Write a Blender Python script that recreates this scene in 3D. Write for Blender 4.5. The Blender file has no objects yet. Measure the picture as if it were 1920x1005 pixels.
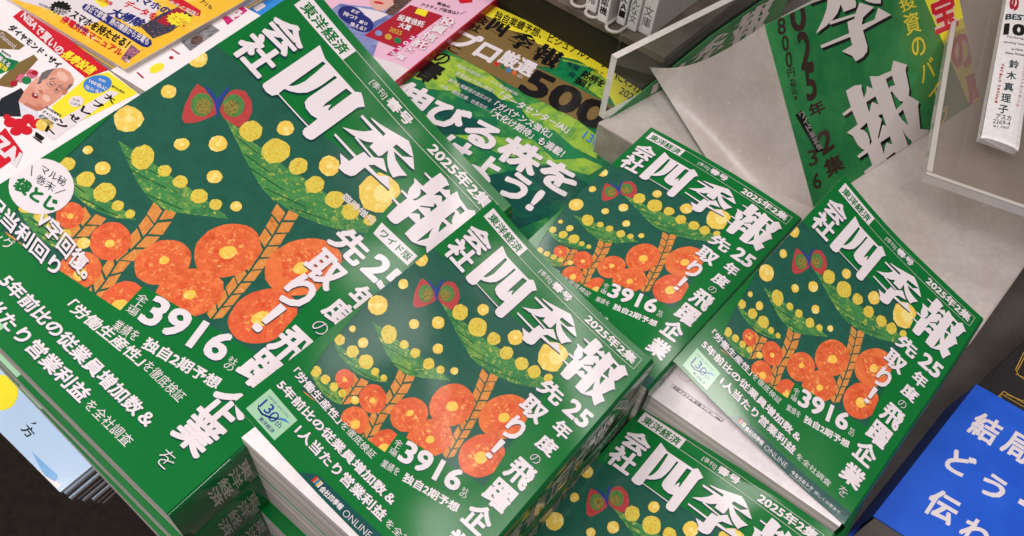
import bpy, bmesh, math, random
from mathutils import Matrix, Vector
from mathutils.geometry import tessellate_polygon
random.seed(7)
rad = math.radians
scn = bpy.context.scene
COL = scn.collection
HZ = 1.2                                     # camera height above the shop floor (m); scene data below is in mm relative to the lens
def mm(p): return Vector((p[0]*.001, p[1]*.001, p[2]*.001 + HZ))

# ---------------------------------------------------------------- camera, world, lamps, exposure
cam = bpy.data.cameras.new('camera'); cam_o = bpy.data.objects.new('camera', cam); COL.objects.link(cam_o)
cam.sensor_width = 36; cam.lens = 1456.3/1920*36; cam.clip_start = .01; cam.clip_end = 60
cam_o.location = (0, 0, HZ)
cam_o.rotation_mode = 'QUATERNION'
cam_o.rotation_quaternion = (Matrix.Rotation(rad(38.5738), 3, 'X') @ Matrix.Rotation(rad(7.1715), 3, 'Z')).to_quaternion()
scn.camera = cam_o
W = bpy.data.worlds.new('World'); scn.world = W; W.use_nodes = True
bg = W.node_tree.nodes['Background']; bg.inputs[0].default_value = (1.0, .93, .88, 1); bg.inputs[1].default_value = .09
def area(name, loc, sx, sy, rz, power, col=(1, .94, .9)):
    l = bpy.data.lights.new(name, 'AREA'); l.shape = 'RECTANGLE'; l.size = sx; l.size_y = sy; l.energy = power; l.color = col
    o = bpy.data.objects.new(name, l); COL.objects.link(o); o.location = loc; o.rotation_euler = (0, 0, rz); return o
LZ = HZ + 1.15
area('ceiling_spot_panel', (.61, .60, LZ), .16, .1, rad(121), .22)
area('ceiling_spot_panel', (.90, .98, LZ), .36, .14, rad(121), 1.1)
area('ceiling_spot_panel', (.60, .815, LZ), .05, .03, rad(121), .1)
area('ceiling_spot_panel', (.39, 1.02, LZ), .36, .16, rad(121), 1.2)
area('ceiling_spot_panel', (1.02, .0, LZ), .36, .2, rad(121), 3.6)
area('ceiling_fill_lamp', (-.9, .1, LZ), 1.25, .35, rad(121), 18)  # three large unseen lamps added as fill, kept clear of the cover reflections
area('ceiling_fill_lamp', (-.1, -.9, LZ), 1.6, .45, rad(121), 24)
area('ceiling_fill_lamp', (-.7, 1.7, LZ), 1.25, .35, rad(121), 10)
scn.view_settings.view_transform = 'Standard'; scn.view_settings.look = 'None'
scn.view_settings.exposure = .16; scn.view_settings.gamma = 1; scn.view_settings.use_curve_mapping = False
scn.cycles.max_bounces = 8; scn.cycles.transparent_max_bounces = 16
scn.cycles.caustics_reflective = False; scn.cycles.caustics_refractive = False
# ---------------------------------------------------------------- materials
MATS = {}
def srgb(h):
    c = [int(h[i:i+2], 16)/255 for i in (0, 2, 4)]
    return tuple(x/12.92 if x <= .04045 else ((x+.055)/1.055)**2.4 for x in c) + (1,)
class NT:
    def __init__(s, name):
        s.m = bpy.data.materials.new(name); s.m.use_nodes = True; s.t = s.m.node_tree; s.b = s.t.nodes['Principled BSDF']
        s.out = s.t.nodes['Material Output']; s.tc = s.t.nodes.new('ShaderNodeTexCoord')
    def n(s, t, **k):
        o = s.t.nodes.new(t)
        for a, v in k.items():
            if a.startswith('i_'): o.inputs[a[2:].replace('_', ' ')].default_value = v
            else: setattr(o, a, v)
        return o
    def l(s, a, b): s.t.links.new(a, b)
    def noise(s, scale, detail=3, rough=.6, stretch=None):
        n = s.n('ShaderNodeTexNoise'); n.inputs['Scale'].default_value = scale; n.inputs['Detail'].default_value = detail; n.inputs['Roughness'].default_value = rough
        if stretch:
            mp = s.n('ShaderNodeMapping'); mp.inputs['Scale'].default_value = stretch; s.l(s.tc.outputs['Object'], mp.inputs[0]); s.l(mp.outputs[0], n.inputs['Vector'])
        else: s.l(s.tc.outputs['Object'], n.inputs['Vector'])
        return n.outputs['Fac']
    def ramp(s, fac, stops):
        r = s.n('ShaderNodeValToRGB'); e = r.color_ramp.elements
        while len(e) < len(stops): e.new(.5)
        for el, (p, c) in zip(e, stops): el.position = p; el.color = c
        s.l(fac, r.inputs[0]); return r.outputs[0]
    def mix(s, fac, a, b):
        x = s.n('ShaderNodeMix', data_type='RGBA')
        if isinstance(fac, float): x.inputs[0].default_value = fac
        else: s.l(fac, x.inputs[0])
        for i, v in ((6, a), (7, b)):
            if isinstance(v, tuple): x.inputs[i].default_value = v
            else: s.l(v, x.inputs[i])
        return x.outputs[2]
    def bump(s, h, dist, st=.4):
        b = s.n('ShaderNodeBump'); b.inputs['Strength'].default_value = st; b.inputs['Distance'].default_value = dist; s.l(h, b.inputs['Height']); return b.outputs[0]
def sc(c, k): return (min(1, c[0]*k), min(1, c[1]*k), min(1, c[2]*k), 1)
def ink(name, hexc, mott=.06, coat=1.0, crough=.13, spots=None, sscale=900, s0=.52, s1=.6, grain=1600):
    """printed and laminated paper: ink colour with a little mottling, optional brushed or sponged second colour"""
    t = NT(name); c = srgb(hexc)
    col = t.ramp(t.noise(grain, 2, .7), [(.3, sc(c, 1-mott)), (.7, sc(c, 1+mott))])
    for (hx, scale, a, b) in (spots or []):
        f = t.ramp(t.noise(scale, 4, .7), [(a, (0, 0, 0, 1)), (b, (1, 1, 1, 1))])
        col = t.mix(f, col, srgb(hx))
    t.l(col, t.b.inputs['Base Color'])
    t.b.inputs['Roughness'].default_value = .5; t.b.inputs['Specular IOR Level'].default_value = .08
    t.b.inputs['Coat Weight'].default_value = coat; t.b.inputs['Coat Roughness'].default_value = crough
    bp = t.bump(t.noise(700, 2, .5), .00005, .35); t.l(bp, t.b.inputs['Normal']); t.l(t.bump(t.noise(500, 2, .5), .00004, .25), t.b.inputs['Coat Normal'])
    MATS[name] = t.m; return t.m
E = None
ink('green', '006A2C', .05); ink('white', 'DED4DA', .02); ink('ink', '0A3440', .1); ink('teal', '1E5748', .08, spots=[('3B6A5A', 1500, .66, .74), ('1A4E40', 120, .45, .7)])
ink('brick', 'CF8440', .1, spots=[('B4662E', 200, .5, .75), ('E2AA66', 700, .55, .68), ('8E8A48', 120, .6, .75)])
ink('wing', 'AE3F40', .08, spots=[('8F2A30', 500, .55, .75), ('D06A58', 1300, .68, .74)])
ink('leaf', '3E8246', .1, spots=[('2A6B42', 90, .42, .7), ('6E9A48', 60, .52, .7), ('B4B84E', 330, .56, .68), ('CFCB6E', 1000, .63, .7)])
ink('leafdark', '1C4F2C'); ink('petal', 'E2BF52', .06, spots=[('EEDC92', 260, .5, .66), ('B9853A', 1500, .66, .73)])
ink('petalc', 'EBD88A', .05, spots=[('E6C85A', 500, .5, .65)])
ink('speck', 'D0BE4A', .06, spots=[('C99A2C', 700, .5, .62), ('F0E9A0', 1300, .6, .66), ('6F7A2A', 2100, .68, .73)])
ink('eyeg', '4F8042', .1, spots=[('37602F', 700, .5, .7)]); ink('eyeb', '8C7F3A', .1, spots=[('4C4A22', 900, .5, .6)])
ink('orange', 'D8663A', .07, spots=[('BE4826', 110, .46, .72), ('E8824A', 240, .5, .68), ('F0AC62', 420, .6, .68), ('F4C07A', 1100, .66, .72)])
ink('orange2', 'D65C38', .07, spots=[('B84426', 110, .48, .74), ('E27444', 240, .5, .68), ('EE9C58', 420, .61, .69), ('F2B870', 1100, .67, .73)])
ink('orange3', 'DC713E', .07, spots=[('C4552E', 110, .46, .72), ('F0AA62', 420, .6, .68), ('F4C07A', 1100, .66, .72)])
ink('ring', 'D6603A', .06, spots=[('F0B868', 380, .54, .66), ('C9441F', 180, .5, .7)])
ink('core', 'EDB94A', .05, spots=[('F3D680', 420, .5, .66), ('DE8A40', 700, .62, .7)])
ink('blue', '2B3C8C'); ink('navy', '1B2470'); ink('sky', '3C7CC8'); ink('logo', '9CC7A6', .04); ink('band', '0F4A48'); ink('red', 'C9162A'); ink('crim', 'A5182C')
ink('silver', 'C4C0B8', .05, crough=.08); ink('spinegreen', '00572A', .05, crough=.05)
ink('lime', 'A2BC38', .05, spots=[('5F9440', 60, .45, .65)]); ink('lime2', '94B83C', .05, spots=[('3F8A44', 60, .45, .65)]); ink('dteal', '03463F', spots=[('0A6A44', 60, .5, .7)]); ink('mgreen', '127A44', spots=[('06563E', 60, .5, .7)])
ink('probase', '0E6A42', spots=[('4A9440', 40, .5, .7)]); ink('brown', '7A6238', .05); ink('yellow', 'EADB30', .04); ink('ydark', '3A3A14'); ink('black', '100E10'); ink('orange_sq', 'E0662A')
ink('pink', 'E3B4CC', .03); ink('lav', '8C92C4', .05, spots=[('5C66A8', 60, .45, .65)]); ink('hair', '6B5148', .2, spots=[('3A2A28', 400, .45, .6)]); ink('skin', 'D9A79A', .05); ink('mag', 'C2186A'); ink('gold', 'C79A3C', .1, crough=.1)
ink('bill', '8C8A90', .15, spots=[('5C5A62', 300, .45, .6)]); ink('paper', 'ECE4E8', .02); ink('bluemag', '2E86D6', .04); ink('ymag', 'EDB92F', .04, spots=[('F2CF6A', 40, .5, .7)]); ink('redl', 'B87080', .2, spots=[('6A4A70', 500, .45, .55)])
ink('phone', '343648', .2, spots=[('9A5A5A', 350, .58, .62), ('C8C0C8', 500, .66, .7)]); ink('suit', '20242C'); ink('skinm', 'D2907C', .05, spots=[('E6B4A4', 60, .5, .7), ('A8604E', 120, .58, .75)]); ink('skinl', 'E2B3A2', .04); ink('skinm2', 'B87460', .05); ink('hairg', '6E6466', .15); ink('lip', '8C3038'); ink('shirt', 'D8D4E0'); ink('rose', 'D07088', .1, spots=[('A02838', 200, .5, .6)])
ink('lbmag', 'AFC8E4', .03); ink('sky2', '6FA6D8', .05); ink('lime3', '6A9A3C', .06); ink('pop', '1C6B3A', .06, spots=[('3C8A50', 12, .38, .66), ('5F7F36', 8, .52, .74)], coat=.5, crough=.25); ink('white2', 'CFC4C2', .03, coat=.5, crough=.25); ink('dbrown', '33211C'); ink('ylw2', 'D8C83C'); ink('pinkw', 'E6C0BC')
ink('bookblue', '1F55C8', .03, spots=[('2A62D4', 30, .4, .8)], coat=.4, crough=.3); ink('notecover', '2A282A', .25, spots=[('4A4848', 1800, .55, .7)], coat=.0)
def stripes(name, base, dark, axis, freq, amt=.5, rough=.7):
    t = NT(name); st = [3, 3, 3]; st[axis] = freq
    f = t.noise(1.0, 2, .6, tuple(st)); f2 = t.noise(9, 3, .6)
    c = t.ramp(f, [(.32, srgb(dark)), (.55, srgb(base))]); c = t.mix(t.ramp(f2, [(.3, (0, 0, 0, 1)), (.8, (.5, .5, .5, 1))]), c, srgb(dark))
    st2 = list(st); st2[axis] = freq*.16; f3 = t.noise(1.0, 1, .5, tuple(st2)); c = t.mix(t.ramp(f3, [(.46, (0, 0, 0, 1)), (.56, (.7, .7, .7, 1))]), c, srgb(dark))
    t.l(c, t.b.inputs['Base Color']); t.b.inputs['Roughness'].default_value = rough; t.l(t.bump(f, .0004, .5), t.b.inputs['Normal']); MATS[name] = t.m
stripes('page_edge', 'EAE1DF', 'ABA19D', 2, 1300)
stripes('page_edge_dark', '8A8280', '3E3838', 2, 700)
def plain(name, hexc, rough=.5, spots=None, metal=0, coat=0, bump=None):
    t = NT(name); c = srgb(hexc); col = t.ramp(t.noise(220, 3, .6), [(.3, sc(c, .93)), (.7, sc(c, 1.07))])
    for (hx, scale, a, b) in (spots or []): col = t.mix(t.ramp(t.noise(scale, 4, .65), [(a, (0, 0, 0, 1)), (b, (1, 1, 1, 1))]), col, srgb(hx))
    t.l(col, t.b.inputs['Base Color']); t.b.inputs['Roughness'].default_value = rough; t.b.inputs['Metallic'].default_value = metal; t.b.inputs['Coat Weight'].default_value = coat; t.b.inputs['Coat Roughness'].default_value = .1
    if bump: t.l(t.bump(t.noise(bump[0], 4, .7), bump[1], .6), t.b.inputs['Normal'])
    MATS[name] = t.m
plain('flyleaf', 'E9E2E6', .6)
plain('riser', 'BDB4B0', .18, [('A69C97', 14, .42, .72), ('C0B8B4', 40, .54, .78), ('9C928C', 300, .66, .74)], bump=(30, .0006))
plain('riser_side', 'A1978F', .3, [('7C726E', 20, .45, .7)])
plain('table', '625C59', .4, [('4E4946', 12, .45, .7)])
plain('carpet', '2A211C', .95, [('1C1512', 60, .45, .65), ('3A3028', 900, .6, .7)], bump=(900, .002))
plain('shelfwood', '6A5E54', .5, [('3A322C', 30, .4, .7)]); plain('shelffront', '17130E', .6)
plain('flapgrey', 'B7AEAA', .35, [('A59B96', 16, .45, .75), ('C0B7B3', 240, .6, .72)]); plain('whitebook', 'E4DFE0', .4); plain('greybook', 'C4C0BC', .45); plain('wire', 'B8B0AC', .35)
plain('acryl_edge', 'D6CECA', .12, coat=1); plain('greypage', '77706A', .7)
def clear(name, tint, milk, milkc, ior=1.45):
    t = NT(name); tr = t.n('ShaderNodeBsdfTransparent'); tr.inputs[0].default_value = tint
    gl = t.n('ShaderNodeBsdfGlossy'); gl.inputs['Roughness'].default_value = .03
    df = t.n('ShaderNodeBsdfDiffuse'); df.inputs[0].default_value = srgb(milkc)
    fr = t.n('ShaderNodeFresnel'); fr.inputs[0].default_value = ior
    m1 = t.n('ShaderNodeMixShader'); m1.inputs[0].default_value = milk; t.l(tr.outputs[0], m1.inputs[1]); t.l(df.outputs[0], m1.inputs[2])
    ge = t.n('ShaderNodeNewGeometry'); iv = t.n('ShaderNodeMath', operation='SUBTRACT'); iv.inputs[0].default_value = 1; t.l(ge.outputs['Backfacing'], iv.inputs[1])
    mu = t.n('ShaderNodeMath', operation='MULTIPLY'); t.l(fr.outputs[0], mu.inputs[0]); t.l(iv.outputs[0], mu.inputs[1])
    m2 = t.n('ShaderNodeMixShader'); t.l(mu.outputs[0], m2.inputs[0]); t.l(m1.outputs[0], m2.inputs[1]); t.l(gl.outputs[0], m2.inputs[2])
    t.l(m2.outputs[0], t.out.inputs[0]); MATS[name] = t.m
clear('clear', (.9, .94, .91, 1), .05, '9A958F'); clear('clear_milky', (.9, .88, .86, 1), .2, 'A89C94')
clear('clear_edge', (.85, .88, .86, 1), .6, 'DED7D3')

# ---------------------------------------------------------------- objects
def tag(o, label, cat, group=None, kind=None):
    if label: o['label'] = label
    if cat: o['category'] = cat
    if group: o['group'] = group
    if kind: o['kind'] = kind
    return o
def thing(name, label, cat, loc=(0, 0, 0), rz=0, group=None):
    o = bpy.data.objects.new(name, None); COL.objects.link(o); o.location = loc; o.rotation_euler = (0, 0, rz); o.empty_display_size = .02
    return tag(o, label, cat, group)
def mesh_obj(name, verts, faces, fm, mats, parent=None, smooth=False, bevel=0):
    """verts in mm relative to the lens; the object is stored in its parent's frame"""
    me = bpy.data.meshes.new(name); inv = Matrix.Identity(4)
    if parent is not None: inv = parent_matrix(parent).inverted()
    me.from_pydata([inv @ mm(v) for v in verts], [], faces)
    for m in mats: me.materials.append(MATS[m])
    if fm:
        for p, i in zip(me.polygons, fm): p.material_index = i
    o = bpy.data.objects.new(name, me); COL.objects.link(o); o.parent = parent
    if bevel:
        bm = bmesh.new(); bm.from_mesh(me); bmesh.ops.bevel(bm, geom=bm.edges[:], offset=bevel*.001, segments=2, affect='EDGES', profile=.5); bm.to_mesh(me); bm.free()
    if smooth:
        for p in me.polygons: p.use_smooth = True
    me.update()
    if name == 'cover' and len(NRM) == len(me.vertices):
        r3 = inv.to_3x3()
        for p in me.polygons: p.use_smooth = True
        me.normals_split_custom_set_from_vertices([tuple(r3 @ n) for n in NRM])
    return o
def parent_matrix(o):
    m = Matrix.Translation(o.location) @ Matrix.Rotation(o.rotation_euler[2], 4, 'Z')
    return parent_matrix(o.parent) @ m if o.parent else m
def dup(root, dx=(0, 0, 0), rz=0, label=None):
    r = root.copy(); COL.objects.link(r); r.location = root.location + Vector(dx)*.001; r.rotation_euler[2] += rz
    if label: r['label'] = label
    for ch in list(root.children):
        c = ch.copy(); COL.objects.link(c); c.parent = r
        for g in ch.children:
            d = g.copy(); COL.objects.link(d); d.parent = c
    return r
def prism(poly, z0, z1):
    n = len(poly); v = [(x, y, z0) for x, y in poly] + [(x, y, z1) for x, y in poly]
    f = [tuple(range(n-1, -1, -1)), tuple(range(n, 2*n))] + [(i, (i+1) % n, n+(i+1) % n, n+i) for i in range(n)]
    return v, f

# ---------------------------------------------------------------- printing: flat artwork turned into thin ink sheets
GC = {}; GS_ = {}
def glyphs(txt, b):
    k = (txt, b)
    if k in GC: return GC[k]
    if b > .012:                              # heavier weight: the regular letter pulled out in four directions
        base, bf = glyphs(txt, 0.0); r = b*.6; wd, hg = GS_[txt]; vs, fs = [], []
        for dx, dy in ((0, 0), (r, r), (r, -r), (-r, r), (-r, -r)) + (((r*1.15, 0), (-r*1.15, 0), (0, r*1.15), (0, -r*1.15)) if b >= .05 else ()):
            b0 = len(vs); vs += [((x*wd+dx+r)/(wd+2*r), (y*hg+dy+r)/(hg+2*r)) for x, y in base]; fs += [tuple(i+b0 for i in f) for f in bf]
        GC[k] = (vs, fs); return GC[k]
    b = min(b, 0)
    cu = bpy.data.curves.new('lettering', 'FONT'); cu.body = txt; cu.offset = b; cu.fill_mode = 'BOTH'; cu.resolution_u = 3
    o = bpy.data.objects.new('lettering', cu); COL.objects.link(o)
    dg = bpy.context.evaluated_depsgraph_get(); me = bpy.data.meshes.new_from_object(o.evaluated_get(dg))
    vs = [(v.co.x, v.co.y) for v in me.vertices]; fs = [tuple(p.vertices) for p in me.polygons]
    bpy.data.objects.remove(o); bpy.data.meshes.remove(me); bpy.data.curves.remove(cu)
    xs = [v[0] for v in vs]; ys = [v[1] for v in vs]; x0, x1, y0, y1 = min(xs), max(xs), min(ys), max(ys)
    w, h = max(x1-x0, 1e-6), max(y1-y0, 1e-6)
    if b == 0: GS_[txt] = (w, h)
    GC[k] = ([((x-x0)/w, (y1-y)/h) for x, y in vs], fs); return GC[k]
def frame(p0, p1, p2):
    a = (p1[0]-p0[0], p1[1]-p0[1]); b = (p2[0]-p0[0], p2[1]-p0[1])
    return lambda x, y: (p0[0]+a[0]*x+b[0]*y, p0[1]+a[1]*x+b[1]*y)
def fill(loops):
    tris = tessellate_polygon([[Vector((x, y, 0)) for x, y in L] for L in loops]); vs = [p for L in loops for p in L]
    return vs, [tuple(t) for t in tris]
def blob(e, n, jit, rnd):
    cx, cy, ax, ay, bx, by = e; o = []
    for i in range(n):
        t = 2*math.pi*i/n; r = 1 + rnd.uniform(-jit, jit)
        o.append((cx+(ax*math.cos(t)+bx*math.sin(t))*r, cy+(ay*math.cos(t)+by*math.sin(t))*r))
    return o
def artwork(key, s=1.0):
    """-> list of (layer, material, verts2d, faces)"""
    out = []; rnd = random.Random(len(key)*13+5)
    for li0, layer in enumerate(PRINT[key]):
        for di, d in enumerate(layer):
            li = li0 + .5*di/len(layer); k, c = d[0], d[1]
            if k == 'p': vs, fs = fill([d[2]])
            elif k == 'e': vs, fs = fill([blob(d[2], 17 if c == 'ring' else 26, .09 if c == 'ring' else .02 if c.startswith('orange') else .004, rnd)])
            elif k == 'h': vs, fs = fill([blob(d[2], 11 if c != 'speck' else 17, .07, rnd)])
            elif k == 'b':
                L = []
                cx, cy, ax, ay, bx, by = d[2]
                for i in range(28):
                    t = 2*math.pi*i/28; r = 1.0 if i % 2 else .78; L.append((cx+(ax*math.cos(t)+bx*math.sin(t))*r, cy+(ay*math.cos(t)+by*math.sin(t))*r))
                vs, fs = fill([L])
            elif k == 'k':                                    # woven trunk: two rows of slanted bricks along a path
                P = d[2]; vs = []; fs = []
                L = [0]
                for a, b in zip(P, P[1:]): L.append(L[-1]+math.dist(a, b))
                def at(t):
                    x = t*L[-1]
                    for i in range(len(P)-1):
                        if x <= L[i+1]+1e-9:
                            f = (x-L[i])/(L[i+1]-L[i]); a, b = P[i], P[i+1]; q = (a[0]+(b[0]-a[0])*f, a[1]+(b[1]-a[1])*f); l = math.dist(a, b); return q, ((b[0]-a[0])/l, (b[1]-a[1])/l)
                    return P[-1], (0, 1)
                n = max(3, round(L[-1]/6.3))
                for i in range(n):
                    for sd in (-1, 1):
                        j_ = lambda: rnd.uniform(-.035, .035)/n; t0, t1 = (i+.07)/n+j_(), (i+.9)/n+j_(); w = (4.7+rnd.uniform(-.3, .3))*(1-.45*(i+.5)/n)
                        sk = .38/n; pts = []
                        for t, off in ((t0, .38), (t0-sk, w), (t1-sk, w), (t1, .38)):
                            q, dr = at(max(0, min(1, t + (sk*.7 if sd > 0 else 0)))); nx, ny = -dr[1]*sd, dr[0]*sd; pts.append((q[0]+nx*off, q[1]+ny*off))
                        b0 = len(vs); a, f = fill([pts]); vs += a; fs += [tuple(j+b0 for j in x) for x in f]
            elif k == 'm':
                vs, fs = [], []
                outers, holes = GLYPH[d[2]]
                for i, o in enumerate(outers):
                    a, f = fill([o] + (holes if i == 0 else [])); b0 = len(vs); vs += a; fs += [tuple(j+b0 for j in x) for x in f]
                if d[3] is None: vs = [(x+d[4][0], y+d[4][1]) for x, y in vs]
                else:
                    xs = [v[0] for v in vs]; ys = [v[1] for v in vs]; x0, x1, y0, y1 = min(xs), max(xs), min(ys), max(ys); fr = frame(*d[3]); vs = [fr((x-x0)/(x1-x0), (y-y0)/(y1-y0)) for x, y in vs]
            elif k == 't':
                txt, fr, b, v, sh = d[2], frame(*d[3]), d[4], d[5], d[6]
                if v:
                    vs, fs = [], []; n = len(txt)
                    for i, ch in enumerate(txt):
                        a, f = glyphs(ch, b); b0 = len(vs); vs += [fr(x, (i+.04+.9*y)/n) for x, y in a]; fs += [tuple(j+b0 for j in q) for q in f]
                else:
                    a, f = glyphs(txt, b); vs = [fr(x, y) for x, y in a]; fs = f
                if b > .012 and not v:
                    K_ = 9 if b >= .05 else 5; n5 = len(vs)//K_; m5 = len(fs)//K_
                    for i in range(K_):
                        sub = vs[i*n5:(i+1)*n5]; sf = [tuple(j-i*n5 for j in q) for q in fs[i*m5:(i+1)*m5]]
                        if sh and i in (1, 2, 3, 4): out.append((li-.6-.04*i, 'ink', [(x+sh[0], y+sh[1]) for x, y in sub], sf))
                        out.append((li-.055*i, c, sub, sf))
                    continue
                if sh: out.append((li-.45, 'ink', [(x+sh[0], y+sh[1]) for x, y in vs], fs))
            out.append((li, c, vs, fs))
    return out
NRM = []
EPS = .06                                     # mm between ink sheets
def sheet(key, base, rect, xf, scale=1.0, grid=None, clip=True, extra=0, thick=.35, back='flyleaf'):
    """paper sheet with its printing. xf(u, v, h)->mm position. returns verts, faces, mat ids, mats"""
    ES = EPS if key in (None, 'SMALL', 'WIDE') else .1
    mats = [base, back]; bm = bmesh.new(); u0, v0, u1, v1 = rect
    def addf(vs, fs, h, mi):
        bv = [bm.verts.new((x, y, h)) for x, y in vs]
        for f in fs:
            try: q = bm.faces.new([bv[i] for i in f]); q.material_index = mi
            except ValueError: pass
    if key:
        for li, c, vs, fs in artwork(key):
            if c not in mats: mats.append(c)
            addf([(x*scale, y*scale) for x, y in vs], fs, (li+1)*ES, mats.index(c))
        if clip:
            for co, no in (((u0+.05, 0, 0), (-1, 0, 0)), ((u1-.05, 0, 0), (1, 0, 0)), ((0, v0+.05, 0), (0, -1, 0)), ((0, v1-.05, 0), (0, 1, 0))):
                bmesh.ops.bisect_plane(bm, geom=bm.verts[:]+bm.edges[:]+bm.faces[:], plane_co=co, plane_no=no, clear_outer=True, dist=1e-6)
    addf([(u0, v0), (u1, v0), (u1, v1), (u0, v1)], [(0, 1, 2, 3)], 0, 0)
    addf([(u0, v0), (u1, v0), (u1, v1), (u0, v1)], [(3, 2, 1, 0)], -thick, 1)
    for a, b in (((u0, v0), (u1, v0)), ((u1, v0), (u1, v1)), ((u1, v1), (u0, v1)), ((u0, v1), (u0, v0))):
        q = [bm.verts.new((a[0], a[1], 0)), bm.verts.new((b[0], b[1], 0)), bm.verts.new((b[0], b[1], -thick)), bm.verts.new((a[0], a[1], -thick))]; bm.faces.new(q).material_index = 1
    if grid:
        for i in range(1, grid[0]): bmesh.ops.bisect_plane(bm, geom=bm.verts[:]+bm.edges[:]+bm.faces[:], plane_co=(u0+(u1-u0)*i/grid[0], 0, 0), plane_no=(1, 0, 0), dist=1e-6)
        for i in range(1, grid[1]): bmesh.ops.bisect_plane(bm, geom=bm.verts[:]+bm.edges[:]+bm.faces[:], plane_co=(0, v0+(v1-v0)*i/grid[1], 0), plane_no=(0, 1, 0), dist=1e-6)
    bm.verts.index_update()
    V = [xf(v.co.x, v.co.y, v.co.z) for v in bm.verts]; Fc = []; M = []
    NRM.clear()
    if grid:
        for v in bm.verts:
            u_, v_ = v.co.x, v.co.y; n_ = (xf(u_+.5, v_, 0)-xf(u_-.5, v_, 0)).cross(xf(u_, v_-.5, 0)-xf(u_, v_+.5, 0)).normalized()
            NRM.append(n_ if v.co.z > -.01 else -n_)
    for f in bm.faces:
        idx = [v.index for v in f.verts]
        a, b, c = (bm.verts[0].co,)*3 if 0 else (f.verts[0].co, f.verts[1].co, f.verts[2].co)
        if abs(f.normal.z) > .01 or f.normal.length < .01:
            f.normal_update()
            want = -1 if f.verts[0].co.z < -.01 and all(v.co.z < -.01 for v in f.verts) else 1
            # (u right, v down) is a left-handed frame: a face turning +z here faces down in the world
            if f.normal.z*want > 0: idx.reverse()
        Fc.append(idx); M.append(f.material_index)
    bm.free(); return V, Fc, M, mats
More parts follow.
